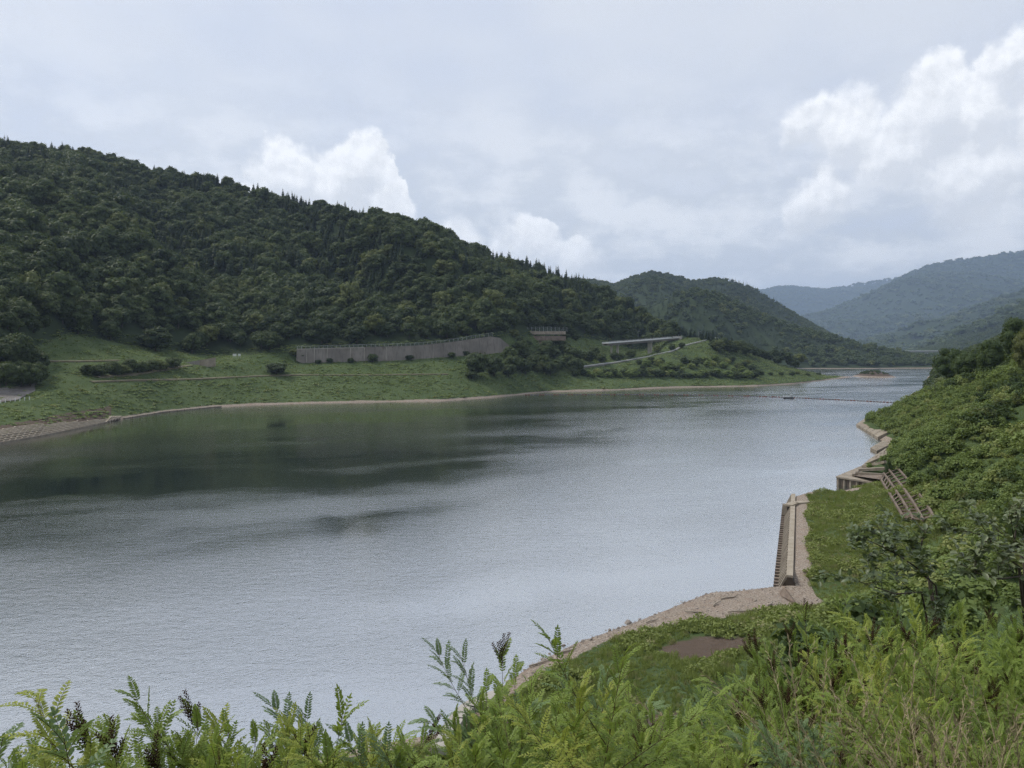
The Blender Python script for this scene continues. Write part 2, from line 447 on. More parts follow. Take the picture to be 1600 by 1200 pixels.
M['indigo'] = leaf_mat('feathered leaves', (.120, .195, .036), (.335, .425, .085), (.39, .42, .08), patch=.7, trans=.42, spec=.3, rough=.45)
M['indigo_blue'] = leaf_mat('blue green leaves', (.095, .165, .070), (.215, .300, .130), patch=.7, trans=.36, spec=.35, rough=.45)
M['indigo_yellow'] = leaf_mat('yellow green young leaves', (.13, .21, .03), (.26, .32, .05), patch=.7, trans=.38, spec=.3, rough=.5)
M['oval'] = leaf_mat('dull oval leaves', (.085, .12, .055), (.20, .24, .13), (.20, .16, .07), patch=.5, trans=.3, spec=.45, rough=.45)
def bark_mat(name, a, b, sc=8.0):
    m, t = new_mat(name)
    pos = t.new('ShaderNodeNewGeometry').outputs['Position']
    n = t.noise(pos, sc, 5, .65)
    finish(t, princ(t, t.mix(n, a, b), .9, .15, bump(t, n, .5, .02)))
    return m
M['bark'] = bark_mat('bark', (.045, .036, .028), (.13, .11, .09))
M['twig'] = bark_mat('brown twigs', (.05, .03, .022), (.12, .075, .05), 30)
M['greytwig'] = bark_mat('grey twigs', (.10, .085, .07), (.24, .21, .175), 30)
M['seed'] = bark_mat('seed spikes', (.018, .010, .007), (.075, .038, .018), 120)
M['straw'] = bark_mat('dry grass', (.20, .16, .09), (.40, .33, .21), 20)
M['driftwood'] = bark_mat('driftwood', (.20, .17, .14), (.42, .37, .31), 12)
def concrete_mat(name, a, b, stain=(.09, .08, .07), sc=.35, streak=0.5):
    m, t = new_mat(name)
    pos = t.new('ShaderNodeNewGeometry').outputs['Position']
    n = t.noise(pos, sc, 6, .6)
    n2 = t.noise(pos, 6.0, 5, .65)
    x, y, z = t.xyz(pos)
    st = t.noise(t.comb(x, y, t.math('MULTIPLY', z, .12)), 1.1, 5, .6)
    c = t.mix(t.ramp(n, .3, .7), a, b)
    c = t.mix(t.math('MULTIPLY', t.ramp(st, .5, .72), streak), c, stain)
    c = t.mix(t.math('MULTIPLY', n2, .25), c, stain)
    finish(t, princ(t, c, .88, .2, bump(t, n2, .5, .03)))
    return m
M['wallc'] = concrete_mat('weathered wall concrete', (.19, .172, .155), (.28, .255, .23), (.085, .075, .065), .09, .7)
M['palec'] = concrete_mat('pale concrete', (.34, .32, .28), (.47, .44, .39), (.17, .145, .12), .3, .35)
M['tanc'] = concrete_mat('silt stained concrete', (.24, .205, .16), (.36, .315, .25), (.14, .11, .085), .4, .5)
M['brownc'] = concrete_mat('brown stained concrete', (.15, .115, .09), (.25, .20, .16), (.07, .055, .045), .4, .6)
M['stainshadec'] = concrete_mat('stained concrete with painted slot shade', (.055, .043, .035), (.10, .08, .065), (.03, .025, .02), .4, .5)  # staining plus the shadow between the ribs, both put into the dark colour
M['shot'] = concrete_mat('sprayed concrete', (.13, .12, .11), (.24, .22, .20), (.07, .065, .06), .15, .7)
M['bridgec'] = concrete_mat('bridge concrete', (.30, .30, .30), (.42, .42, .41), (.18, .17, .16), .1, .3)
M['asphalt'] = concrete_mat('road asphalt', (.15, .145, .14), (.20, .195, .185), (.10, .10, .095), .2, .2)
M['dirtpath'] = concrete_mat('earth track', (.13, .11, .075), (.20, .17, .12), (.07, .09, .04), .3, .4)
def plain(name, col, rough=.5, spec=.4, metal=0.0, var=.15):
    m, t = new_mat(name)
    pos = t.new('ShaderNodeNewGeometry').outputs['Position']
    n = t.noise(pos, 3.0, 5, .6)
    c = t.mix(t.math('MULTIPLY', n, var * 2), col, tuple(q * .55 for q in col))
    p = t.new('ShaderNodeBsdfPrincipled'); t.put(p.inputs['Base Color'], c); p.inputs['Roughness'].default_value = rough
    p.inputs['Metallic'].default_value = metal; p.inputs['Specular IOR Level'].default_value = spec
    finish(t, p.outputs[0]); return m
M['white'] = plain('white paint', (.72, .73, .72), .5)
M['steel'] = plain('galvanised steel', (.42, .44, .45), .5, .5, .3)
M['darksteel'] = plain('dark steel', (.09, .095, .10), .5)
M['rust'] = plain('rusty red floats', (.16, .075, .055), .7)
M['buoygrey'] = plain('grey floats', (.13, .12, .12), .6)
M['hullblack'] = plain('black float hull', (.03, .03, .032), .5)
M['signw'] = plain('sign board', (.70, .71, .70), .6)
M['fencemesh'] = plain('fence netting', (.16, .17, .17), .6)
# netting: see-through weave, holes are real transparency
def net_mat():
    m, t = new_mat('rockfall netting')
    tr = t.new('ShaderNodeBsdfTransparent')
    mx = t.new('ShaderNodeMixShader'); mx.inputs[0].default_value = .15
    t.l.new(tr.outputs[0], mx.inputs[1]); t.l.new(princ(t, (.21, .23, .23), .6, .3), mx.inputs[2]); finish(t, mx.outputs[0]); return m
M['net'] = net_mat()

# ground
def ground_mat():
    m, t = new_mat('valley ground')
    pos = t.new('ShaderNodeNewGeometry').outputs['Position']
    A = lambda n: t.new('ShaderNodeAttribute', attribute_name=n).outputs['Fac']
    n1 = t.noise(pos, .06, 3, .6); n2 = t.noise(pos, .6, 4, .65); n3 = t.noise(pos, 5.0, 3, .6)
    g = t.mix(t.ramp(n1, .32, .68), (.050, .076, .028), (.082, .112, .044))
    g = t.mix(t.math('MULTIPLY', t.ramp(n2, .5, .75), .4), g, (.115, .130, .060))
    g = t.mix(t.math('MULTIPLY', t.ramp(n3, .5, .2), .35), g, (.035, .06, .02))
    fo = t.mix(n1, (.020, .032, .016), (.040, .056, .024))
    c = t.mix(A('forest'), g, fo)
    so = t.mix(n2, (.070, .052, .040), (.125, .095, .075))
    c = t.mix(t.ramp(t.math('ADD', A('soil'), t.math('MULTIPLY_ADD', n2, .7, -.35)), .4, .6), c, so)
    gr = t.mix(t.ramp(n3, .3, .7), (.17, .135, .105), (.36, .31, .26))
    gr = t.mix(t.math('MULTIPLY', t.ramp(n2, .45, .7), .6), gr, (.24, .175, .135))
    gz = t.math('ADD', t.math('SUBTRACT', A('gravz'), t.xyz(pos)[2]), t.math('MULTIPLY_ADD', n2, 1.0, -.5))
    c = t.mix(t.ramp(gz, -.08, .12), c, gr)
    finish(t, princ(t, c, .95, .1, bump(t, t.math('ADD', n2, t.math('MULTIPLY', n3, .5)), .7, .35)))
    return m
M['ground'] = ground_mat()

# ------------------------------------------------------------------ ground sheets
def ground_attrs(X, Y, z, who, info, d):
    q, y0, y1, y2, y3, y4, t = info
    n = fbm(X / 18, Y / 18, 61, 3)
    forest = np.zeros_like(z)
    left = who == 0
    forest = np.where(left & (Y > y3 - 4 + n * 5), 1.0, forest)
    forest = np.where(left & (q > 1050), sstep(.2, .5, n + .25) * (Y > y2), forest)
    forest = np.where((who >= 2) & (who <= 7), 1.0, forest)
    forest = np.where((who == 1) & (d > 47), .8, forest)
    gravz = np.where(left, .95 + .4 * n, 1.2 + .3 * n)
    gravz = np.where((who >= 2) & (who <= 7), .9, gravz)
    near = (who == 1) & (Y < 97.5) & (Y > 40)
    gravz = np.where(near, z + np.clip((2.2 + n * 1.3 + 14.0 * sstep(80, 88, Y) * sstep(38, 33.5, X) - d) * .6, -2, 2), gravz)
    strip = (who == 1) & (Y >= 97.5) & (Y < 158)
    gravz = np.where(strip, z + np.where((d > 1.2), np.clip((3.9 + n * 1.6 - d) * .6, -2, 2), 1.0), gravz)
    gravel = np.clip((gravz - z) * 2 + .5, 0, 1)
    soil = np.zeros_like(z)
    sx, sy, _ = G(1105, 1003, 2.4); soil = np.maximum(soil, 1.2 - np.hypot((X - sx) / 6.6, (Y - sy) / 5.2))
    sx, sy, _ = G(1035, 1095, 4.6); soil = np.maximum(soil, 1.1 - np.hypot((X - sx) / 3.4, (Y - sy) / 4.0))
    sx, sy, _ = G(800, 1120, 1.6); soil = np.maximum(soil, .9 - np.hypot((X - sx) / 3.5, (Y - sy) / 4.0))
    lattice = left & (q < 176) & (Y < y0 + 19); gravz = np.where(lattice, -2.0, gravz); soil = np.where(lattice, .9, soil)
    rock = np.where(who == 8, 1.0, 0.0); soil = np.maximum(soil, rock)
    return dict(forest=np.clip(forest, 0, 1).ravel(), gravel=gravel.ravel(), gravz=gravz.ravel(), soil=np.clip(soil, 0, 1).ravel())
def sheet(name, X, Y):
    n, k = X.shape
    z, who, info, d = H(X, Y, True)
    V = np.stack([X, Y, z], -1).reshape(-1, 3)
    i = (np.arange(n - 1)[:, None] * k + np.arange(k - 1)[None]).ravel()
    Fc = np.stack([i, i + 1, i + k + 1, i + k], -1)
    zz = z.ravel()
    keep = zz[Fc].max(1) > -5.0
    at = ground_attrs(X, Y, z, who, info, d)
    o = link(bpy.data.objects.new(name, mesh_np(name, V, Fc[keep], M['ground'], True, at)))
    tag(o, kind='structure'); return o
rowsY = np.concatenate([np.geomspace(52, 230, 110, endpoint=False), np.arange(230, 700, 1.5), np.arange(700, 1000, 3.0), np.geomspace(1000, 22000, 210)])
colsQ = np.concatenate([np.arange(-900, -100, 12), np.arange(-100, 1660, 4.0), np.arange(1660, 2500, 12)])
YY, QQ = np.meshgrid(rowsY, colsQ, indexing='ij')
ground = sheet('ground', (QQ - 800) / F * YY, YY)
gx, gy = np.meshgrid(np.arange(-70, 130.1, .8), np.arange(-24, 52.81, .8))
bank = sheet('bank_ground', gx, gy)

# ------------------------------------------------------------------ water
def water_mat():
    m, t = new_mat('reservoir water')
    pos = t.new('ShaderNodeNewGeometry').outputs['Position']
    x, y, z = t.xyz(pos)
    # wind pattern: cat's paws drifting from left to right; calm lanes between them
    wv = t.vmath('ADD', pos, t.vmath('SCALE', t.vmath('SUBTRACT', t.noise(pos, .018, 4, .6, col=True), (.5, .5, .5)), scale=45.0))
    wx, wy, wz = t.xyz(wv)
    paws = t.noise(t.comb(t.math('MULTIPLY', wx, .35), t.math('MULTIPLY_ADD', wx, -.28, wy)), .022, 5, .6)
    calm = None
    for cx, cy, rx, ry, rot, s in CALM:
        ca, sa = math.cos(rot), math.sin(rot)
        ux = t.math('ADD', t.math('MULTIPLY', t.math('SUBTRACT', wx, cx), ca / rx), t.math('MULTIPLY', t.math('SUBTRACT', wy, cy), sa / rx))
        uy = t.math('ADD', t.math('MULTIPLY', t.math('SUBTRACT', wx, cx), -sa / ry), t.math('MULTIPLY', t.math('SUBTRACT', wy, cy), ca / ry))
        v = t.math('MULTIPLY', t.ramp(t.vmath('LENGTH', t.comb(ux, uy)), 1.25, .45), s)
        calm = v if calm is None else t.math('MAXIMUM', calm, v)
    calm = t.math('MULTIPLY', calm, t.ramp(paws, .62, .42, .45, 1.0))
    ruffle = t.math('SUBTRACT', 1.0, calm, clamp=True)
    ruffle = t.math('MULTIPLY', ruffle, t.ramp(paws, .32, .62, .35, 1.15))
    rot1 = t.comb(t.math('MULTIPLY_ADD', y, .5, t.math('MULTIPLY', x, .9)), t.math('MULTIPLY_ADD', x, -.5, t.math('MULTIPLY', y, .9)))
    a = t.noise(t.vmath('MULTIPLY', rot1, (.7, 1.4, 1.0)), 2.6, 4, .6, .5)
    b = t.noise(t.vmath('MULTIPLY', pos, (.8, 1.3, 1.0)), .6, 3, .55, .3)
    h = t.math('ADD', t.math('MULTIPLY', a, .21), t.math('MULTIPLY', b, .26))
    nrm = bump(t, h, 1.0, 1.0)
    bnode = nrm.node
    t.put(bnode.inputs['Strength'], t.math('MULTIPLY_ADD', ruffle, .18, .02, clamp=True))
    p = t.new('ShaderNodeBsdfPrincipled')
    p.inputs['Base Color'].default_value = (.030, .046, .040, 1)
    t.put(p.inputs['Roughness'], t.math('MULTIPLY_ADD', ruffle, .10, .03))
    p.inputs['IOR'].default_value = 2.0
    p.inputs['Specular IOR Level'].default_value = .5
    t.put(p.inputs['Normal'], nrm)
    gl = t.new('ShaderNodeBsdfGlossy'); gl.inputs['Color'].default_value = (.95, .94, .92, 1)
    t.put(gl.inputs['Roughness'], t.math('MULTIPLY_ADD', ruffle, .10, .03)); t.put(gl.inputs['Normal'], nrm)
    mx = t.new('ShaderNodeMixShader'); mx.inputs[0].default_value = .66
    t.l.new(p.outputs[0], mx.inputs[1]); t.l.new(gl.outputs[0], mx.inputs[2])
    finish(t, mx.outputs[0])
    return m
def calm_at(px, py, wpx, hpx, rot=0.0, s=1.0):
    x, y, _ = G(px, py)
    return (x, y, wpx / F * y, abs(G(px, py - hpx)[1] - G(px, py + hpx)[1]) / 2, rot, s)
CALM = [calm_at(330, 665, 480, 24, 0.05, 1.0), calm_at(300, 735, 360, 46, 0.12, 1.0), calm_at(80, 775, 190, 26, .1, .9), calm_at(560, 722, 280, 22, .15, .85),
        calm_at(690, 722, 150, 15, .2, .8), (-25, 135, 46, 8.5, .80, .62), (-32, 129, 13, 4.5, .75, .72), (-2, 163, 30, 10, .7, .45), (-48, 116, 22, 6, .85, .45), calm_at(900, 640, 300, 10, 0, .25)]
M['water'] = water_mat()
wm = MB().add([(-9000, -300, 0), (9000, -300, 0), (9000, 21500, 0), (-9000, 21500, 0)], [(0, 1, 2, 3)])
tag(wm.build('water', M['water']), kind='structure')

# ------------------------------------------------------------------ haze: still moist air in the valley
HAZE = dict(x=(-23000, 26000), y=(-400, 22500), z=(-9.8, 1850))
m, t = new_mat('moist air')
pv = t.new('ShaderNodeVolumePrincipled')
pv.inputs['Color'].default_value = (.58, .73, 1.0, 1)
pv.inputs['Density'].default_value = 0.000050
pv.inputs['Anisotropy'].default_value = 0.25
t.l.new(pv.outputs[0], t.new('ShaderNodeOutputMaterial').inputs['Volume'])
hz = MB().box([(HAZE[k][0] + HAZE[k][1]) / 2 for k in 'xyz'], [HAZE[k][1] - HAZE[k][0] for k in 'xyz']).build('haze', m)
tag(hz, 'thin bluish moist air filling the whole valley', None, None, 'stuff')

# ------------------------------------------------------------------ foliage prototypes
def quads(cent, nrm, size, rng, fold=.25, tint=None):
    """one bent leaf-clump quad at each centre, facing roughly nrm"""
    n = len(cent)
    a = rng.normal(size=(n, 3)); u = np.cross(nrm, a); u /= np.linalg.norm(u, axis=1)[:, None] + 1e-9
    v = np.cross(nrm, u)
    s = (size * rng.uniform(.6, 1.4, n))[:, None]; s2 = s * rng.uniform(.5, .9, (n, 1))
    f = nrm * s * fold
    V = np.stack([cent - u * s - f * .4, cent - v * s2 + f * rng.uniform(-.6, .6, (n, 1)), cent + u * s - f * .8, cent + v * s2 + f * rng.uniform(-.6, .6, (n, 1))], 1).reshape(-1, 3)
    i = np.arange(n) * 4
    Fc = np.stack([i, i + 1, i + 2, i + 3], 1)
    tt = rng.uniform(0, 1, n) if tint is None else tint
    return V, Fc, np.repeat(tt, 4)
def ico(sub=1):
    t = (1 + 5 ** .5) / 2
    v = [(-1, t, 0), (1, t, 0), (-1, -t, 0), (1, -t, 0), (0, -1, t), (0, 1, t), (0, -1, -t), (0, 1, -t), (t, 0, -1), (t, 0, 1), (-t, 0, -1), (-t, 0, 1)]
    f = [(0, 11, 5), (0, 5, 1), (0, 1, 7), (0, 7, 10), (0, 10, 11), (1, 5, 9), (5, 11, 4), (11, 10, 2), (10, 7, 6), (7, 1, 8), (3, 9, 4), (3, 4, 2), (3, 2, 6), (3, 6, 8), (3, 8, 9), (4, 9, 5), (2, 4, 11), (6, 2, 10), (8, 6, 7), (9, 8, 1)]
    v = [np.array(p) / np.linalg.norm(p) for p in v]
    for _ in range(sub):
        nf = []; cache = {}
        def mid(a, b):
            k = (min(a, b), max(a, b))
            if k not in cache:
                m_ = v[a] + v[b]; v.append(m_ / np.linalg.norm(m_)); cache[k] = len(v) - 1
            return cache[k]
        for a, b, c in f:
            x, y, z = mid(a, b), mid(b, c), mid(c, a)
            nf += [(a, x, z), (b, y, x), (c, z, y), (x, y, z)]
        f = nf
    return np.array(v), np.array(f)
ICO1 = ico(1)
def crown_mesh(name, mat, width, height, base, nlobes, per, leaf, seed, flat=.75, core=True):
    """a crown of leafy lobes: leaf clumps over each lobe's shell, a dark leafy core within"""
    rng = np.random.default_rng(seed)
    Vs, Q, T, tints, o = [], [], [], [], 0
    for k in range(nlobes):
        # lobes spread over an egg-shaped envelope
        if k == 0: c = np.array([0, 0, base + height * .55]); r = width * .30
        else:
            g = 2.399 * k + rng.uniform(-.5, .5); hgt = (k - .5) / (nlobes - 1)
            prof = math.sin(math.pi * (0.12 + .80 * hgt)) ** .7
            rad = width * .5 * prof * rng.uniform(.55, .80)
            c = np.array([math.cos(g) * rad, math.sin(g) * rad, base + height * (.16 + .70 * hgt) + rng.uniform(-.05, .05) * height])
            r = width * rng.uniform(.17, .27)
        d = rng.normal(size=(per, 3)); d[:, 2] = np.where(d[:, 2] < 0, d[:, 2] * .55, d[:, 2]); d /= np.linalg.norm(d, axis=1)[:, None]
        bump_ = 1 + .28 * (vnoise(d[:, 0] * 2.5 + k * 7 + seed, d[:, 1] * 2.5 + d[:, 2] * 2.1, 5) - .5) * 2
        cent = c + d * np.array([1, 1, flat]) * r * (bump_ * rng.uniform(.82, 1.06, per))[:, None]
        nn = d * .8 + np.array([0, 0, .45]) + rng.normal(size=(per, 3)) * .42; nn /= np.linalg.norm(nn, axis=1)[:, None]
        tl = rng.uniform(0, .5)
        V, Fc, tt = quads(cent, nn, leaf, rng, tint=np.clip(tl + rng.uniform(0, .5, per), 0, 1))
        Vs.append(V); Q.append(Fc + o); tints.append(tt); o += len(V)
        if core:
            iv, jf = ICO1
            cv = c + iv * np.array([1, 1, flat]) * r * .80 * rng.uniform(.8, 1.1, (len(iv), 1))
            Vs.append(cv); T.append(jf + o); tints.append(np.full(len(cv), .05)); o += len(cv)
    V = np.concatenate(Vs)
    FL = [np.concatenate(Q)] + ([np.concatenate(T)] if T else [])
    return mesh_np(name, V, FL, mat, False, {'tint': np.concatenate(tints)})
def trunk_mesh(name, h, r, limbs, seed, mat=None, spread=.35):
    rnd = random.Random(seed); b = MB()
    lean = (rnd.uniform(-.06, .06) * h, rnd.uniform(-.06, .06) * h)
    pts = [(lean[0] * t * t, lean[1] * t * t, h * t - (.8 if t == 0 else 0)) for t in (0, .15, .4, .7, 1)]
    b.tube(pts, [r * 1.35, r, r * .8, r * .5, r * .12], 7)
    for k in range(limbs):
        t = .35 + .5 * k / max(1, limbs - 1); a = 2.4 * k + rnd.random(); L = h * spread * rnd.uniform(.7, 1.1)
        p = Vector((lean[0] * t * t, lean[1] * t * t, h * t)); q = p + Vector((math.cos(a) * L, math.sin(a) * L, L * .7))
        b.tube([p, (p + q) / 2 + Vector((0, 0, -.06 * L)), q], [r * .42, r * .28, r * .07], 5)
    return b.mesh(name, mat or M['bark'], True)
def conifer_mesh(name, h, w_, seed, tiers=16, per=11):
    rng = np.random.default_rng(seed)
    Vs, Q, tn, o = [], [], [], 0
    for k in range(tiers):
        t = k / (tiers - 1); z = h * (.12 + .86 * t); rr = w_ * .5 * (1 - t) ** .8 + .12
        n = max(4, int(per * (1 - t * .6)))
        a = rng.uniform(0, 2 * math.pi) + np.arange(n) * 2 * math.pi / n + rng.uniform(-.2, .2, n)
        for ai in a:
            L = rr * rng.uniform(.75, 1.2); d = np.array([math.cos(ai), math.sin(ai), 0]); s = np.array([-d[1], d[0], 0]) * L * .38
            p0 = np.array([0, 0, z]); dr = np.array([0, 0, -L * rng.uniform(.25, .6)])
            V = np.array([p0 + np.array([0, 0, .25]), p0 + d * L * .6 + s + dr * .5, p0 + d * L + dr, p0 + d * L * .6 - s + dr * .5])
            Vs.append(V); Q.append(np.arange(4) + o); o += 4; tn += [rng.uniform(0, 1)] * 4
    return mesh_np(name, np.concatenate(Vs), np.array(Q), M['conifer'], False, {'tint': np.array(tn)})
def bush_mesh(name, mat, w_, h, n, leaf, seed, lobes=5):
    rng = np.random.default_rng(seed)
    Vs, Q, tn, o = [], [], [], 0
    for k in range(lobes):
        a = rng.uniform(0, 6.28); rad = w_ * .28 * rng.uniform(.2, 1)
        c = np.array([math.cos(a) * rad, math.sin(a) * rad, h * rng.uniform(.3, .62)]); r = np.array([w_ * .3, w_ * .3, h * .36]) * rng.uniform(.7, 1.1)
        m_ = n // lobes
        d = rng.normal(size=(m_, 3)); d[:, 2] = np.where(d[:, 2] < 0, d[:, 2] * .6, d[:, 2]); d /= np.linalg.norm(d, axis=1)[:, None]
        cent = c + d * r * rng.uniform(.55, 1.1, (m_, 1))
        nn = d * .6 + np.array([0, 0, .6]) + rng.normal(size=(m_, 3)) * .5; nn /= np.linalg.norm(nn, axis=1)[:, None]
        V, Fc, tt = quads(cent, nn, leaf, rng, tint=np.clip(rng.uniform(0, .6) + rng.uniform(0, .4, m_), 0, 1))
        Vs.append(V); Q.append(Fc + o); tn.append(tt); o += len(V)
    return mesh_np(name, np.concatenate(Vs), np.concatenate(Q), mat, False, {'tint': np.concatenate(tn)})
def tuft_mesh(name, mat, n, h, spread, seed, wd=.02):
    rng = np.random.default_rng(seed)
    V, Fc, tn = [], [], []
    for k in range(n):
        a = rng.uniform(0, 6.28); r = spread * math.sqrt(rng.uniform(0, 1)); b = np.array([math.cos(a) * r, math.sin(a) * r, 0])
        hh = h * rng.uniform(.5, 1.1); la = rng.uniform(0, 6.28); ln = hh * rng.uniform(.15, .6); tip = b + np.array([math.cos(la) * ln, math.sin(la) * ln, hh * (1 - .25 * ln / hh)])
        mid = b + (tip - b) * .55 + np.array([0, 0, hh * .14]); s = np.array([-math.sin(la + 1.2), math.cos(la + 1.2), 0]) * wd * rng.uniform(.7, 1.4)
        o = len(V); V += [b - s, b + s, mid + s * .8, mid - s * .8, tip]; Fc.append([(o, o + 1, o + 2, o + 3), (o + 3, o + 2, o + 4)]); tn += [rng.uniform(0, 1)] * 5
    return mesh_np(name, np.array(V), [np.array([f[0] for f in Fc]), np.array([f[1] for f in Fc])], mat, False, {'tint': np.array(tn)})

# ------------------------------------------------------------------ scatter: points carrying instances, for what nobody could count
def proto_collection(name, meshes):
    c = bpy.data.collections.new(name)
    for i, me in enumerate(meshes):
        c.objects.link(bpy.data.objects.new('%s_%02d' % (name, i), me))
    return c
def scatter_tree(coll):
    ng = bpy.data.node_groups.new('scatter ' + coll.name, 'GeometryNodeTree')
    ng.interface.new_socket('Geometry', in_out='INPUT', socket_type='NodeSocketGeometry')
    ng.interface.new_socket('Geometry', in_out='OUTPUT', socket_type='NodeSocketGeometry')
    N, L = ng.nodes, ng.links
    gi = N.new('NodeGroupInput'); go = N.new('NodeGroupOutput')
    ci = N.new('GeometryNodeCollectionInfo'); ci.inputs['Collection'].default_value = coll
    ci.inputs['Separate Children'].default_value = True; ci.inputs['Reset Children'].default_value = True
    ip = N.new('GeometryNodeInstanceOnPoints'); ip.inputs['Pick Instance'].default_value = True
    def attr(n, typ):
        a = N.new('GeometryNodeInputNamedAttribute'); a.data_type = typ; a.inputs[0].default_value = n; return a.outputs[0]
    L.new(gi.outputs[0], ip.inputs['Points']); L.new(ci.outputs[0], ip.inputs['Instance'])
    L.new(attr('pick', 'INT'), ip.inputs['Instance Index'])
    er = N.new('FunctionNodeEulerToRotation'); L.new(attr('rot', 'FLOAT_VECTOR'), er.inputs[0]); L.new(er.outputs[0], ip.inputs['Rotation'])
    L.new(attr('scl', 'FLOAT_VECTOR'), ip.inputs['Scale'])
    L.new(ip.outputs[0], go.inputs[0])
    return ng
SCATTER = {}
def scatter(name, coll, pts, scl, label, pick=None, tilt=.05, rng=RNG):
    pts = np.asarray(pts, np.float32); n = len(pts)
    me = bpy.data.meshes.new(name); me.vertices.add(n); me.vertices.foreach_set('co', pts.ravel())
    k = len(coll.objects)
    a = me.attributes.new('pick', 'INT', 'POINT'); a.data.foreach_set('value', (rng.integers(0, k, n) if pick is None else np.asarray(pick)).astype(np.int32))
    rot = np.stack([rng.normal(0, tilt, n), rng.normal(0, tilt, n), rng.uniform(0, 6.28, n)], 1).astype(np.float32)
    a = me.attributes.new('rot', 'FLOAT_VECTOR', 'POINT'); a.data.foreach_set('vector', rot.ravel())
    s = np.asarray(scl, np.float32)
    if s.ndim == 1: s = np.stack([s, s, s], 1)
    a = me.attributes.new('scl', 'FLOAT_VECTOR', 'POINT'); a.data.foreach_set('vector', s.ravel())
    o = link(bpy.data.objects.new(name, me))
    if coll.name not in SCATTER: SCATTER[coll.name] = scatter_tree(coll)
    md = o.modifiers.new('scatter', 'NODES'); md.node_group = SCATTER[coll.name]
    return tag(o, label, None, None, 'stuff')
def jitter(x0, x1, y0, y1, step, seed):
    rng = np.random.default_rng(seed)
    X, Y = np.meshgrid(np.arange(x0, x1, step), np.arange(y0, y1, step))
    X = X + rng.uniform(-.48, .48, X.shape) * step; Y = Y + rng.uniform(-.48, .48, Y.shape) * step
    return X.ravel(), Y.ravel()
def in_view(X, Y, lo=-120, hi=1720):
    q = 800 + X / np.maximum(Y, 1) * F
    return (q > lo) & (q < hi) & (Y > 0)

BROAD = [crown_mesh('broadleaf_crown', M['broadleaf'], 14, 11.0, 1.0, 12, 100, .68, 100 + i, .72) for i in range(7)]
BROAD_TR = [trunk_mesh('broadleaf_trunk', 8.5, .26, 5, 200 + i) for i in range(3)]
CONI = [conifer_mesh('cedar_crown', 15, 7.6, 300 + i) for i in range(3)]
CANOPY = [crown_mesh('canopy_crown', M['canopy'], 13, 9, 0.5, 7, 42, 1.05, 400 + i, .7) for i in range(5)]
CONI_FAR = [conifer_mesh('far_cedar', 16, 6.0, 330 + i, 9, 7) for i in range(2)]
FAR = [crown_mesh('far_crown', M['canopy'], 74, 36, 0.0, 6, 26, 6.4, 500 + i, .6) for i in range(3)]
COVER = [bush_mesh('cover_clump', M['cover'], 3.4, 1.3, 90, .34, 600 + i, 5) for i in range(4)]
BUSH = [bush_mesh('slope_bush', M['bush'], 2.6, 1.9, 420, .15, 620 + i, 7) for i in range(5)]
DBUSH = [bush_mesh('dark_bush', M['darkbush'], 4.0, 3.2, 420, .26, 640 + i, 7) for i in range(4)]
TUFT = [tuft_mesh('grass_tuft', M['grassb'], 46, .62, .38, 660 + i) for i in range(5)]
LOW = [bush_mesh('low_weed', M['grassb'], 1.1, .55, 70, .085, 680 + i, 4) for i in range(4)]
forest_c = proto_collection('forest_trees', BROAD + CONI)          # 0..6 broadleaf, 7..9 cedar
canopy_c = proto_collection('canopy_trees', CANOPY + CONI_FAR)     # 0..4, 5..6
far_c = proto_collection('far_canopy', FAR)
cover_c = proto_collection('cover_clumps', COVER)
bush_c = proto_collection('slope_bushes', BUSH + DBUSH)            # 0..4 bright, 5..8 dark
tuft_c = proto_collection('grass_tufts', TUFT + LOW)

# ---------------------------------------------------------------- woods on the long mountain of the left bank
X, Y = jitter(-1050, 330, 300, 1010, 9.6, 1)
k = in_view(X, Y, -160)
X, Y = X[k], Y[k]
Z, who, info, dd = H(X, Y, True)
q, y0, y1, y2, y3, y4, tt = info
edge = fbm(X / 28, Y / 28, 71, 3)
wood = (who == 0) & (Y > y3 + 3 + edge * 6) & (Y < y4 + 30) & (q < 1052)
X, Y, Z, q, y3, y4, tt = [a[wood] for a in (X, Y, Z, q, y3, y4, tt)]
rng = np.random.default_rng(5)
cn = fbm(X / 60, Y / 60, 81, 2)
cedar = ((cn > .16) & (tt > .3) & (rng.random(len(X)) < .7)) | ((tt > .86) & (cn > -.12) & (rng.random(len(X)) < .42))
sc = rng.uniform(.55, 1.15, len(X)) * (1 - .1 * (tt > .8)) * np.where(rng.random(len(X)) < .16, 1.45, 1.0)
front = (Y - y3) < 19                      # rows along the wood's foot: built one by one below
EDGE = [(X[i], Y[i], Z[i], sc[i], q[i]) for i in np.where(front & ~cedar)[0]]
m_ = ~front | cedar
pick = np.where(cedar, rng.integers(7, 10, len(X)), rng.integers(0, 7, len(X)))
s3 = np.stack([sc, sc, sc * rng.uniform(.85, 1.2, len(X))], 1)
s3 = np.where(cedar[:, None], np.stack([sc * .5 + .55, sc * .5 + .55, sc * .5 + rng.uniform(.35, .85, len(X))], 1), s3)
scatter('mountain_forest', forest_c, np.stack([X, Y, Z - .5], 1)[m_], s3[m_], 'dense dark green broadleaf and cedar forest covering the long mountain', pick[m_])
N_FOREST = int(m_.sum())

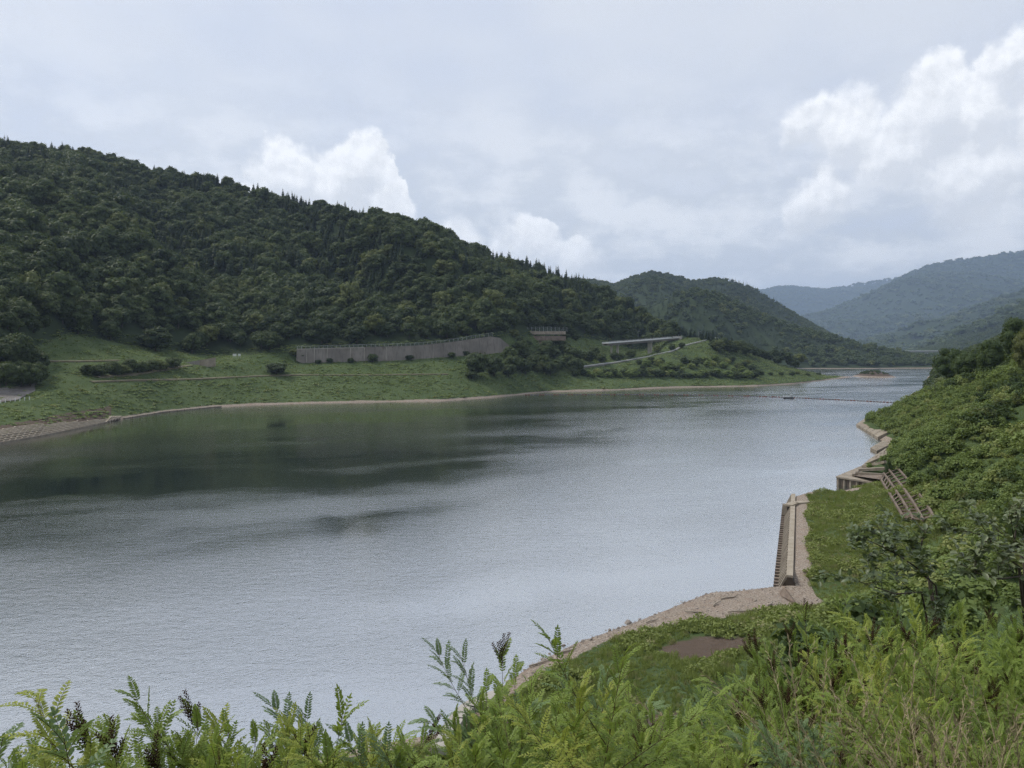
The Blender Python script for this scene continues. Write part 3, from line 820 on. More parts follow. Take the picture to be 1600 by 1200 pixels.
# ---------------------------------------------------------------- woods on the hills beyond and the far ranges
X, Y = jitter(-250, 2500, 1330, 3850, 14.5, 2)
k = in_view(X, Y, 850, 1720); X, Y = X[k], Y[k]
Z, who, info, dd = H(X, Y, True)
k = ((who == 2) | (who == 3) | (who == 4)) & (Z > 3.5)
X, Y, Z = X[k], Y[k], Z[k]; rng = np.random.default_rng(6)
cn = fbm(X / 120, Y / 120, 83, 2)
ced = (cn > .25) & (rng.random(len(X)) < .8)
sc = rng.uniform(.75, 1.35, len(X))
scatter('hill_forest', canopy_c, np.stack([X, Y, Z - .5], 1), sc, 'rounded wooded hills behind the promontory, soft green in the haze', np.where(ced, rng.integers(5, 7, len(X)), rng.integers(0, 5, len(X))))
X, Y = jitter(200, 12500, 3500, 16100, 80, 3)
k = in_view(X, Y, 850, 1720); X, Y = X[k], Y[k]
Z, who, info, dd = H(X, Y, True)
k = (who >= 4) & (who <= 7) & (Z > 24); X, Y, Z = X[k], Y[k], Z[k]
scatter('far_range_forest', far_c, np.stack([X, Y, Z - 16], 1), np.random.default_rng(8).uniform(.7, 1.3, len(X)), 'blue wooded mountain ranges at the head of the valley')

# ---------------------------------------------------------------- kudzu and weeds on the bench of the left bank
X, Y = jitter(-420, 420, 230, 960, 2.2, 4)
k = in_view(X, Y, -120, 1400); X, Y = X[k], Y[k]
Z, who, info, dd = H(X, Y, True)
q, y0, y1, y2, y3, y4, tt = info
n = fbm(X / 18, Y / 18, 61, 3)
top = .95 + .4 * n
k = (who == 0) & (Z > top + .3) & ~((q < 172) & (Y < y0 + np.interp(q, [0, 60, 130, 172], [7, 6, 5, 4]))) & (Y < np.where(q < 1045, y3 + 6, y4 + 25)) & (np.random.default_rng(9).random(len(X)) < .85)
X, Y, Z, q, y2, y3 = [a[k] for a in (X, Y, Z, q, y2, y3)]
rng = np.random.default_rng(10)
sc = rng.uniform(.45, 1.15, len(X)) * (.75 + .5 * (fbm(X / 9, Y / 9, 91, 2) + .5))
scatter('ground_cover', cover_c, np.stack([X, Y, Z - .35], 1), np.stack([sc, sc, sc * rng.uniform(.35, .75, len(X))], 1), 'bright green creeping weeds covering the far bench above the shore')

# ---------------------------------------------------------------- scrub on the right bank
X, Y = jitter(5, 330, 45, 560, 1.6, 11)
k = in_view(X, Y, 700, 1720); X, Y = X[k], Y[k]
Z, who, info, dd = H(X, Y, True)
rng = np.random.default_rng(12)
terrace = (dd < 21 + fbm(X / 7, Y / 7, 95, 2) * 5) & (Y > 40) & (Y < 163)
near = np.hypot(X, Y) < 34
keep = (who == 1) & (dd > np.where(Y < 165, 14, 3.4)) & ~terrace & ~near & (dd < 75) & (rng.random(len(X)) < np.where(Y > 300, .7, .98))
qx = 800 + X / Y * F; row = HOR + (CAM_Z - Z - 1) / Y * F
works = (Y > 120) & (Y < 270) & (((row > 728) & (row < 830) & (qx > 1370 + (row - 752) * .5) & (qx < 1418 + (row - 735) * .62)) | ((row > 698) & (row < 752) & (qx > 1335) & (qx < 1392)))
keep &= ~(works & (rng.random(len(X)) < .9))
X, Y, Z, dd = X[keep], Y[keep], Z[keep], dd[keep]
cn = fbm(X / 16, Y / 16, 97, 3)
dark = (cn > .30 + .1 * rng.normal(size=len(X))) & (dd > 24)
sc = rng.uniform(.45, 1.25, len(X)) * (1 + .75 * fbm(X / 5.5, Y / 5.5, 101, 3)) * np.where(dark, .8, 1.0) * (1.1 + .15 * (Y > 250))
scatter('bank_scrub', bush_c, np.stack([X, Y, Z - .2], 1), np.stack([sc, sc, sc * rng.uniform(.6, 1.2, len(X))], 1), 'dense green scrub covering the steep bank on the near side',
        np.where(dark, rng.integers(5, 9, len(X)), rng.integers(0, 5, len(X))), .15)
# grass on the terrace behind the ribbed wall and around the beach
X, Y = jitter(-8, 80, 55, 164, .52, 13)
k = in_view(X, Y, 640, 1720); X, Y = X[k], Y[k]
Z, who, info, dd = H(X, Y, True)
at = ground_attrs(X, Y, Z, who, info, dd)
rng = np.random.default_rng(14)
bare = (at['gravel'] > .5) | (at['soil'] > .38 + .12 * rng.normal(size=len(X)))
keep = (who == 1) & (dd > 1.2) & ~bare & (dd < 26) & (rng.random(len(X)) < .9)
X, Y, Z = X[keep], Y[keep], Z[keep]
cn = fbm(X / 4, Y / 4, 99, 3)
sc = rng.uniform(.6, 1.35, len(X)) * (1 + .9 * cn) * (1 + .35 * fbm(X / 1.7, Y / 1.7, 98, 2))
scatter('terrace_grass', tuft_c, np.stack([X, Y, Z - .03], 1), sc, 'rough green grass on the terrace behind the ribbed wall and above the beach', np.where(cn > .05, rng.integers(5, 9, len(X)), rng.integers(0, 5, len(X))), .2)

# woods on the far part of the right bank
X, Y = jitter(200, 1150, 440, 1600, 9.5, 15)
k = in_view(X, Y, 1400, 1720); X, Y = X[k], Y[k]
Z, who, info, dd = H(X, Y, True); rng = np.random.default_rng(16)
k = (who == 1) & (dd > 9) & (dd < 110); X, Y, Z = X[k], Y[k], Z[k]
scatter('bank_forest', forest_c, np.stack([X, Y, Z - .5], 1), rng.uniform(.45, .95, len(X)), 'green woods on the far part of the right bank', rng.integers(0, 7, len(X)))

# ------------------------------------------------------------------ single trees
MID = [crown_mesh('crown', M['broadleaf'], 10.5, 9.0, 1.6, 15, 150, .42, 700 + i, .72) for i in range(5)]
RND = random.Random(3)
def tree(name, x, y, z, crown, trunk, s, label, group=None, cat='tree', sz=None, rz=None):
    r = empty(name, (x, y, z - .3), RND.uniform(0, 6.28) if rz is None else rz)
    r.scale = (s, s, s if sz is None else sz)
    link(bpy.data.objects.new('trunk', trunk), r); link(bpy.data.objects.new('crown', crown), r)
    return tag(r, label, cat, group)
def edge_label(q):
    if q < 60: return 'broadleaf tree along the forest foot beside the rocky spur'
    if q < 330: return 'broadleaf tree along the forest foot above the weedy slope'
    if q < 470: return 'broadleaf tree at the forest foot beyond the pair of white boards'
    if q < 620: return 'broadleaf tree behind the fence over the low end of the long wall'
    if q < 790: return 'broadleaf tree behind the fence over the high end of the long wall'
    if q < 900: return 'broadleaf tree on the slope above the short upper wall'
    return 'broadleaf tree on the slope behind the road bridge'
EDGE = [e for e in EDGE if -60 < e[4] < 1052]
EDGE.sort(key=lambda e: e[1])
for i, (x, y, z, s, qq) in enumerate(EDGE[:270]):
    tree('forest_tree', x, y, z, MID[i % 5], BROAD_TR[i % 3], s * RND.uniform(1.05, 1.3), edge_label(qq), edge_label(qq).replace('broadleaf tree', 'trees'))
SPECIAL = [  # px, py of the foot, width m, height m, label
    (122, 522, 15, 17, 'tall broadleaf tree standing clear of the forest above the weedy slope'),
    (172, 532, 11, 12, 'broadleaf tree between the tall clear tree and the wide spreading one'),
    (243, 548, 20, 15, 'wide spreading tree with layered boughs over the weedy slope'),
    (300, 552, 12, 13, 'rounded tree just beyond the wide spreading tree'),
    (432, 585, 13, 8, 'low dark dome of bushes on the bench before the long wall'),
    (744, 590, 17, 18, 'large dark dome shaped tree before the high end of the long wall'),
    (772, 588, 15, 15, 'dark tree leaning out beside the dome shaped tree'),
    (737, 592, 9, 6, 'low shrub under the dome shaped tree')]
for px, py, wd, hg, lb in SPECIAL:
    x, y, z = hit(px, py)
    tree('broadleaf_tree', x, y, z, MID[RND.randrange(5)], BROAD_TR[RND.randrange(3)], wd / 10.5, lb, None, 'tree', hg / 10.6)
ORD = 'first second third fourth fifth sixth seventh eighth ninth tenth eleventh twelfth thirteenth fourteenth fifteenth sixteenth seventeenth eighteenth nineteenth twentieth'.split()
MIDL = [crown_mesh('crown', M['bush'], 10.5, 9.0, .8, 15, 150, .40, 760 + i, .72) for i in range(3)]
def grove(pts, name, label, group, wmin, wmax, crowns, trunks, cat='tree', tall=1.0, w0=10.5):
    pts = sorted(pts)
    for i, (px, py) in enumerate(pts):
        x, y, z = hit(px, py)
        s = RND.uniform(wmin, wmax) / w0
        lb = label if len(pts) > 20 or len(label.split()) > 12 else '%s, %s from the left' % (label, ORD[i])
        tree(name, x, y, z, crowns[RND.randrange(len(crowns))], trunks[RND.randrange(len(trunks))], s, lb, group, cat, s * RND.uniform(.85, 1.15) * tall)
def spread(x0, x1, yfun, n, dy):
    return [(x0 + (x1 - x0) * (i + RND.uniform(-.4, .4)) / max(1, n - 1), yfun((i / max(1, n - 1))) + RND.uniform(-dy, dy)) for i in range(n)]
grove(spread(-50, 52, lambda t: 560 + 22 * t, 12, 10), 'spur_tree', 'leafy tree on the rocky spur at the left edge', 'trees on the rocky spur', 9, 14, MID, BROAD_TR, tall=1.0)
grove(spread(-30, 58, lambda t: 598 + 8 * t, 7, 5), 'spur_tree', 'leafy tree low on the rocky spur above the sprayed concrete', 'low trees on the rocky spur', 8, 11, MID, BROAD_TR)
grove(spread(140, 268, lambda t: 588 - 10 * t, 13, 2), 'hedge_bush', 'dark bush in the hedge beside the earth track', 'bushes in the hedge by the track', 6, 9, MID, BROAD_TR, 'bush', .75)
grove(spread(795, 905, lambda t: 586 - 8 * t, 13, 6), 'bank_tree', 'tree on the bank right of the dome shaped tree', 'trees on the bank past the dome tree', 9, 13, MID, BROAD_TR)
grove(spread(800, 930, lambda t: 562 - 4 * t, 12, 8), 'bank_tree', 'tree below the short upper wall', 'trees below the short upper wall', 9, 13, MID, BROAD_TR)
grove(spread(890, 985, lambda t: 562 + 2 * t, 8, 5), 'gully_tree', 'tree in the gully under the road bridge', 'trees under the bridge', 7, 11, MID, BROAD_TR)
grove(spread(1030, 1060, lambda t: 550 - 6 * t, 3, 2), 'gully_tree', 'tree between the bridge pier and the road', 'trees by the bridge pier', 7, 9, MID, BROAD_TR)
grove(spread(902, 1185, lambda t: 588 + 2 * t, 40, 2), 'shore_bush', 'grey green bush in the long row above the far shore', 'bushes in the row above the far shore', 6, 10, MID + MIDL, BROAD_TR, 'bush', .8)
grove(spread(1000, 1175, lambda t: 570 + 5 * t, 44, 9), 'slope_bush', 'bush on the promontory slope below the guard rail road', 'bushes below the guard rail road', 4.5, 9, MID + MIDL * 2, BROAD_TR, 'bush', .8)
grove(spread(1118, 1250, lambda t: 545 + 28 * t, 20, 5), 'promontory_tree', 'dark tree on the end of the promontory', 'trees on the end of the promontory', 9, 13, MID, BROAD_TR)
grove(spread(1180, 1275, lambda t: 585 + 2 * t, 8, 1.5), 'shore_bush', 'low bush near the tip of the promontory', 'bushes near the promontory tip', 5, 7, MID, BROAD_TR, 'bush', .7)
grove([(497, 568), (515, 567), (548, 567), (582, 566), (640, 563), (706, 560), (728, 556), (472, 562), (460, 556)], 'wall_bush', 'bush at the foot of the long retaining wall', 'bushes at the foot of the long wall', 4, 7, MID, BROAD_TR, 'bush', .8)
grove([(803, 528), (812, 536), (826, 541), (866, 540), (884, 530), (893, 524), (900, 532), (878, 541)], 'wall_bush', 'bush growing round the short upper wall', 'bushes round the short upper wall', 6, 9, MID, BROAD_TR, 'bush', .8)
CTR = [trunk_mesh('cedar_trunk', 9, .22, 0, 250)]
grove(spread(1062, 1150, lambda t: 522 + 20 * t, 16, 1.5), 'cedar_tree', 'dark narrow cedar in the row on the promontory crest', 'cedars on the promontory crest', 4.2, 5.4, CONI, CTR, tall=.82, w0=5.0)
# trees on the right bank
BIG = [crown_mesh('crown', M['darkbush'], 10.5, 9.5, 1.2, 26, 260, .24, 720 + i, .66) for i in range(3)]
RIGHT = [(1487, 596, 11, 11, 'round dark tree at the brow of the right bank'), (1512, 592, 9, 8, 'smaller dark tree close behind the round one on the right bank'),
    (1470, 600, 6, 5, 'low dark tree at the outer end of the right bank trees'), (1548, 585, 8, 10, 'tall ragged tree on the right bank before the skyline'),
    (1588, 560, 10, 12, 'tall dark tree at the right edge of the picture'), (1612, 585, 10, 12, 'dark tree half cut by the right edge of the picture')]
for px, py, wd, hg, lb in RIGHT:
    x, y, z = hit(px, py, 60)
    tree('bank_tree', x, y, z, BIG[RND.randrange(3)], BROAD_TR[RND.randrange(3)], wd / 10.5, lb, None, 'tree', hg * 1.25 / 10.7)
bare = [crown_mesh('crown', M['oval'], 6, 4.5, 4.0, 9, 26, .22, 741, .6, False)]
x, y, z = hit(1461, 626, 60)
tree('thin_tree', x, y, z, bare[0], trunk_mesh('thin_trunk', 8, .14, 7, 742, M['bark'], .3), .95, 'thin grey tree with sparse leaves on the headland shore')

# ------------------------------------------------------------------ long retaining wall with rockfall fence
def wall_line(px, top):
    Yw = float(np.interp(px, *L_N2Y)) - .7
    return P(px, float(np.interp(px, *top)), Yw)
W_TOP = C((462, 546), (560, 543.5), (650, 541), (700, 536), (770, 526), (786, 530), (800, 545))
W_BOT = C((462, 558), (480, 566), (600, 563), (700, 559), (800, 555))
wall = tag(empty('retaining_wall', P(620, 562, 545)), 'long grey concrete retaining wall at the foot of the forest', 'wall')
inv = -Vector(wall.location)
def loc(p, o=None): return tuple(Vector(p) + (inv if o is None else -Vector(o)))
qs = np.linspace(464, 796, 23)
for a, b in zip(qs[:-1], qs[1:]):
    g = (b - a) * .005
    ta, tb = wall_line(a + g, W_TOP), wall_line(b - g, W_TOP); ba, bb = wall_line(a + g, W_BOT), wall_line(b - g, W_BOT)
    off = RND.uniform(-.18, .18)
    m = MB()
    f = lambda p, dy, dz=0: loc((p[0], p[1] + dy + off, p[2] + dz))
    m.hexa([f(ba, -1.6, -2), f(bb, -1.6, -2), f(bb, 1.2, -2), f(ba, 1.2, -2), f(ta, -.5), f(tb, -.5), f(tb, 1.2), f(ta, 1.2)])
    pn = m.build('wall_panel', M['wallc'], wall)
    MB().hexa([f(ta, -.62, .02), f(tb, -.62, .02), f(tb, 1.3, .02), f(ta, 1.3, .02), f(ta, -.62, .42), f(tb, -.62, .42), f(tb, 1.3, .42), f(ta, 1.3, .42)]).build('coping', M['palec'] if a < 560 else M['wallc'], pn)
for px in (480, 492, 512, 548, 570, 604, 677):       # drain pipes and ladder rails on the face
    t_, b_ = wall_line(px, W_TOP), wall_line(px, W_BOT)
    MB().beam(loc((t_[0], t_[1] - .8, t_[2])), loc((b_[0], b_[1] - 1.9, b_[2])), .35, .3, (0, 1, 0)).build('drain_pipe', M['palec'], wall)
fence = tag(empty('rockfall_fence', P(620, 540, 546)), 'tall netting fence on top of the long retaining wall', 'fence')
fo = fence.location
fq = np.linspace(464, 770, 46)
fh = lambda px: float(np.interp(px, [460, 600, 700, 770], [2.2, 2.3, 2.5, 3.1]))
for px in fq:
    t_ = wall_line(px, W_TOP)
    MB().beam(loc((t_[0], t_[1] + .6, t_[2]), fo), loc((t_[0], t_[1] + .6, t_[2] + fh(px)), fo), .15, .15, (0, 1, 0)).build('post', M['steel'], fence)
for a, b in zip(fq[:-1], fq[1:]):
    ta, tb = wall_line(a, W_TOP), wall_line(b, W_TOP)
    p = [loc((ta[0], ta[1] + .7, ta[2] + .45), fo), loc((tb[0], tb[1] + .7, tb[2] + .45), fo), loc((tb[0], tb[1] + .7, tb[2] + fh(b)), fo), loc((ta[0], ta[1] + .7, ta[2] + fh(a)), fo)]
    MB().add(p, [(0, 1, 2, 3)]).build('netting', M['net'], fence)
    MB().beam(p[3], p[2], .12, .12).build('top_rail', M['steel'], fence)
# short upper wall with its own fence
UY = hit(842, 531)[1] - 1
def up(px, py, dy=0): return P(px, py, UY + dy + (px - 842) * .12)
uw = tag(empty('upper_wall', up(842, 530)), 'short stepped concrete wall with bands of soil above the bank trees', 'wall'); uo = uw.location
for a, b in zip(range(806, 884, 13), range(819, 897, 13)):
    for t0, t1, dy, mt in ((517.5, 522.5, 0, 'tanc'), (525, 532, -3, 'brownc'), (534, 538, -6, 'brownc')):
        if t0 > 530 and a > 850: continue
        p0, p1 = up(a + .15, t1, dy), up(b - .15, t1, dy); q0, q1 = up(a + .15, t0, dy + .5), up(b - .15, t0, dy + .5)
        MB().hexa([loc(p0, uo), loc(p1, uo), loc((p1[0], p1[1] + 4, p1[2]), uo), loc((p0[0], p0[1] + 4, p0[2]), uo), loc(q0, uo), loc(q1, uo), loc((q1[0], q1[1] + 4, q1[2]), uo), loc((q0[0], q0[1] + 4, q0[2]), uo)]).build('wall_panel', M[mt], uw)
uf = tag(empty('upper_fence', up(842, 517)), 'netting fence along the top of the short upper wall', 'fence'); ufo = uf.location
uq = np.linspace(800, 886, 15)
for i, px in enumerate(uq):
    b_, t_ = up(px, 518.5, 1), up(px, 510 + abs(px - 850) * .03, 1)
    MB().beam(loc(b_, ufo), loc(t_, ufo), .15, .15, (0, 1, 0)).build('post', M['steel'], uf)
    if i:
        c_, d_ = up(uq[i - 1], 518.5, 1.1), up(uq[i - 1], 510 + abs(uq[i - 1] - 850) * .03, 1.1)
        MB().add([loc(c_, ufo), loc((b_[0], b_[1] + .1, b_[2]), ufo), loc((t_[0], t_[1] + .1, t_[2]), ufo), loc(d_, ufo)], [(0, 1, 2, 3)]).build('netting', M['net'], uf)

# ------------------------------------------------------------------ road bridge on the far bank
br = tag(empty('road_bridge', P(1010, 552, 785)), 'pale road bridge on piers crossing the wooded gully', 'bridge'); bo = br.location
BP = [P(946, 536.8, 735), P(985, 533.8, 768), P(1020, 531.0, 800), P(1056, 528.0, 838)]
for a, b in zip(BP[:-1], BP[1:]):
    MB().beam(loc(a, bo), loc(b, bo), 8.5, .7).build('deck', M['bridgec'], br)
    for s in (-2.6, 2.6):
        n_ = Vector((b[1] - a[1], a[0] - b[0], 0)).normalized() * s
        MB().beam(loc(Vector(a) + n_ + Vector((0, 0, -1.15)), bo), loc(Vector(b) + n_ + Vector((0, 0, -1.15)), bo), .9, 1.6).build('girder', M['wallc'], br)
    for s in (-4.1, 4.1):
        n_ = Vector((b[1] - a[1], a[0] - b[0], 0)).normalized() * s
        cur = MB().beam(loc(Vector(a) + n_ + Vector((0, 0, .6)), bo), loc(Vector(b) + n_ + Vector((0, 0, .6)), bo), .3, .55).build('kerb_wall', M['white'], br)
        MB().beam(loc(Vector(a) + n_ + Vector((0, 0, 1.75)), bo), loc(Vector(b) + n_ + Vector((0, 0, 1.75)), bo), .16, .16).build('hand_rail', M['steel'], br)
        for k in range(9):
            p = Vector(a).lerp(Vector(b), (k + .5) / 9) + n_
            MB().beam(loc(p + Vector((0, 0, .8)), bo), loc(p + Vector((0, 0, 1.75)), bo), .12, .12, (0, 1, 0)).build('rail_post', M['steel'], br)
for px, wd in ((963, 2.2), (1012, 4.4), (954, 1.6)):
    t_ = (px - 946) / (1056 - 946); p = Vector(BP[0]).lerp(Vector(BP[-1]), t_)
    zb = h1(p.x, p.y) - 2
    pr = MB().box(loc((p.x, p.y, (zb + p.z - 2.2) / 2), bo), (wd, wd * .8, p.z - 2.2 - zb), -.3).build('pier', M['palec'], br)
    MB().box(loc((p.x, p.y, p.z - 2.1), bo), (wd * 1.25, 7, 1.1), -.3).build('pier_cap', M['bridgec'], pr)
ab = Vector(BP[-1]); MB().box(loc((ab.x + 2, ab.y + 3, ab.z - .2), bo), (10, 8, 4.5), -.4).build('abutment', M['palec'], br)

# ------------------------------------------------------------------ roads and tracks laid on the land
def densify(pix, step=6):
    out = []
    for (a, b), (c, d) in zip(pix[:-1], pix[1:]):
        n_ = max(2, int(math.hypot(c - a, d - b) / step))
        out += [(a + (c - a) * i / n_, b + (d - b) * i / n_) for i in range(n_)]
    return out + [pix[-1]]
def ribbon(name, pix, width, mat, lift=.25, kind='structure'):
    pts = [hit(*p) for p in densify(pix)]
    V, Fc = [], []
    for i, p in enumerate(pts):
        a, b = pts[max(0, i - 1)], pts[min(len(pts) - 1, i + 1)]
        t = Vector((b[0] - a[0], b[1] - a[1], 0)); t = t.normalized() if t.length > 1e-6 else Vector((1, 0, 0)); n_ = Vector((t.y, -t.x, 0))
        zc = h1(p[0], p[1])
        for s in (-.5, .5):
            x, y = p[0] + n_.x * width * s, p[1] + n_.y * width * s
            V.append((x, y, max(zc, h1(x, y)) + lift))
        if i: o = 2 * i; Fc.append((o - 2, o, o + 1, o - 1))
    V2 = V + [(x, y, z - 2.0) for x, y, z in V]; n_ = len(V)
    F2 = Fc + [(o - 2, o - 2 + n_, o + n_, o) for o in range(2, n_, 2)] + [(o - 1, o + 1, o + 1 + n_, o - 1 + n_) for o in range(2, n_, 2)]
    o = MB().add(V2, F2).build(name, mat)
    tag(o, kind=kind)
    return pts
def guard_rail(pts, label, side=1.0, off=1.7, ht=.8, bw=.42):
    r = tag(empty('guard_rail', pts[len(pts) // 2]), label, 'guard rail'); o = r.location
    q = []
    for i, p in enumerate(pts):
        a, b = pts[max(0, i - 1)], pts[min(len(pts) - 1, i + 1)]
        t = Vector((b[0] - a[0], b[1] - a[1], 0)); t = t.normalized() if t.length > 1e-6 else Vector((1, 0, 0))
        x, y = p[0] + t.y * off * side, p[1] - t.x * off * side
        q.append(Vector((x, y, max(h1(x, y), h1(p[0], p[1])) + .25)))
    for i, p in enumerate(q):
        MB().beam(loc(p, o), loc(p + Vector((0, 0, ht)), o), .18, .18, (0, 1, 0)).build('post', M['steel'], r)
        if i and (q[i] - q[i - 1]).length < 40:
            MB().beam(loc(q[i - 1] + Vector((0, 0, ht)), o), loc(p + Vector((0, 0, ht)), o), .14, bw).build('rail', M['white'], r)
low = ribbon('road', [(908, 574), (960, 567), (1012, 558), (1050, 549), (1066, 541)], 4.0, M['asphalt'])
guard_rail(low, 'white guard rail climbing the promontory below the bridge')
hi = ribbon('road', [(1066, 541), (1092, 534.5), (1114, 529.5), (1121, 527.5)], 4.0, M['asphalt'])
guard_rail(hi, 'white guard rail round the bend on the promontory crest')
tr1 = ribbon('track', [(62, 565), (120, 565), (185, 563.5)], 2.2, M['dirtpath'])
tr2 = ribbon('track', [(142, 597), (200, 595), (300, 593), (400, 588), (470, 586), (560, 586.5), (640, 585.5), (700, 585)], 1.9, M['dirtpath'])
tr3 = ribbon('track', [(150, 590), (210, 585), (262, 576), (300, 571)], 2.6, M['dirtpath'])

# low wall, sign boards, lamps
lw = tag(empty('low_wall', hit(312, 571)), 'low stained concrete wall beside the track on the far bench', 'wall'); lo = lw.location
for i in range(6):
    a, b = hit(287 + i * 8.2, 573 - i * .5), hit(287 + (i + .96) * 8.2, 573 - (i + 1) * .5)
    yy = lo[1] + (i - 3) * .4
    A_, B_ = P(287 + i * 8.2, 573 - i * .5, yy), P(287 + (i + .96) * 8.2, 573 - (i + 1) * .5, yy + .4)
    hgt = 2.4 + i * .35
    MB().hexa([loc((A_[0], A_[1], A_[2] - 1), lo), loc((B_[0], B_[1], B_[2] - 1), lo), loc((B_[0], B_[1] + 1.2, B_[2] - 1), lo), loc((A_[0], A_[1] + 1.2, A_[2] - 1), lo),
               loc((A_[0], A_[1] + .4, A_[2] + hgt), lo), loc((B_[0], B_[1] + .4, B_[2] + hgt + .3), lo), loc((B_[0], B_[1] + 1.2, B_[2] + hgt + .3), lo), loc((A_[0], A_[1] + 1.2, A_[2] + hgt), lo)]).build('wall_panel', M['tanc' if i > 2 else 'wallc'], lw)
for px, wd, lb in ((366.5, 2.4, 'larger white board on posts by the forest foot'), (374, 1.7, 'smaller white board on posts by the forest foot')):
    x, y, z = hit(px, 560); sg = tag(empty('sign_board', (x, y, z)), lb, 'sign')
    MB().box((0, 0, 2.3), (wd, .1, 1.5)).build('board', M['signw'], sg)
    for s in (-.38, .38): MB().box((wd * s, .12, 1.0), (.12, .12, 2.6)).build('post', M['steel'], sg)
def lamp(px, py, ht, lb, arm=1.6):
    x, y, z = hit(px, py); l_ = tag(empty('street_lamp', (x, y, z)), lb, 'street lamp')
    MB().tube([(0, 0, -.5), (0, 0, ht * .6), (0, 0, ht)], [.13, .10, .07], 8).build('pole', M['steel'], l_, True)
    ar = MB().tube([(0, 0, ht - .1), (arm * .6, 0, ht + .25), (arm, 0, ht + .25)], [.06, .05, .05], 6).build('arm', M['steel'], l_, True)
    MB().box((arm + .3, 0, ht + .22), (.8, .3, .16)).build('lamp_head', M['white'], ar)
lamp(997, 533, 11, 'slim street lamp behind the road bridge')
lamp(1092, 533, 10, 'slim street lamp on the promontory crest beside the cedars')
lamp(1060, 524, 8, 'slim street lamp where the bridge meets the promontory')

# ------------------------------------------------------------------ sprayed concrete on the spur at the left edge
rf = tag(empty('rock_face', hit(25, 612)), 'grey sprayed concrete face of the cutting at the left edge', 'rock face'); ro = rf.location
cols = np.linspace(-60, 57, 14); tops = np.interp(cols, [-60, 0, 30, 50, 57], [600, 607, 604, 590, 600]); bots = np.interp(cols, [-60, 0, 30, 57], [630, 629, 625, 611])
gridp = []
for j in range(5):
    for i, px in enumerate(cols):
        x, y, z = hit(px, tops[i] + (bots[i] - tops[i]) * j / 4)
        gridp.append(loc((x, y - 1.1 + RND.uniform(-.35, .35), z + .2), ro))
nf = len(cols)
MB().add(gridp, [(j * nf + i, (j + 1) * nf + i, (j + 1) * nf + i + 1, j * nf + i + 1) for j in range(4) for i in range(nf - 1)]).build('face', M['shot'], rf)
gr = tag(empty('fence_posts', hit(20, 630)), 'short pale posts along the foot of the sprayed concrete cutting', 'fence'); go_ = gr.location
for i in range(9):
    x, y, z = hit(-14 + i * 7.5, 632 - i * .9)
    MB().box(loc((x, y, z + .7), go_), (.22, .22, 1.5)).build('post', M['white'], gr)
M['sandc'] = concrete_mat('sandy concrete', (.30, .26, .20), (.40, .35, .28), (.20, .16, .12), .5, .4)

# ------------------------------------------------------------------ concrete lattice on the left shore
lt = tag(empty('lattice_revetment', G(60, 683)), 'pale concrete lattice frame protecting the shore at the left edge', 'revetment'); lto = lt.location
lq = np.linspace(-70, 172, 27)
def lat(px, k):
    y0_ = CAM_Z * F / (float(np.interp(px, *L_SHORE)) - HOR)
    yy = y0_ - .6 + k * 2.5; x = (px + k * 2.4 - 800) / F * yy
    return Vector((x, yy, max(h1(x, yy), -.3 + k * .35) + .22))
rows_n = lambda px: int(np.interp(px, [-70, 0, 60, 130, 172], [8, 8, 7, 5, 3]) + .5 * math.sin(px * .31))
LAT = {}
for i, px in enumerate(lq):
    for k in range(rows_n(px) + 1): LAT[i, k] = lat(px, k)
for i in range(len(lq)):
    m = MB(); n_ = rows_n(lq[i])
    for k in range(n_): m.beam(loc(LAT[i, k], lto), loc(LAT[i, k + 1], lto), .42, .42)
    m.build('upright_beam', M['sandc'], lt)
for k in range(10):
    m = MB(); any_ = False
    for i in range(len(lq) - 1):
        if (i, k) in LAT and (i + 1, k) in LAT:
            m.beam(loc(LAT[i, k] + Vector((0, 0, .16)), lto), loc(LAT[i + 1, k] + Vector((0, 0, .16)), lto), .55, .5); any_ = True
    if any_: m.build('level_beam', M['tanc'] if k == 0 else M['sandc'], lt)
st = tag(empty('shore_steps', G(178, 657)), 'broad concrete steps running down to the water by the lattice', 'steps'); so_ = st.location
for k in range(5):
    a, b = lat(164 + k * 4.5, 0), lat(164 + k * 4.5, 4 - k * .4)
    MB().beam(loc(a + Vector((0, 0, .1 + .1 * k)), so_), loc(b + Vector((0, 0, .5)), so_), 1.25, .6).build('step', M['tanc'], st)
# shelf of concrete running on along the shore from the steps
ks = tag(empty('shore_kerb', G(260, 646)), 'long low concrete kerb at the waterline beyond the steps', 'kerb'); ko = ks.location
kq = np.linspace(192, 345, 14)
for a, b in zip(kq[:-1], kq[1:]):
    MB().beam(loc(lat(a + .4, .35) + Vector((0, 0, .12)), ko), loc(lat(b - .4, .35) + Vector((0, 0, .12)), ko), 1.3, .5).build('kerb_block', M['tanc'], ks)

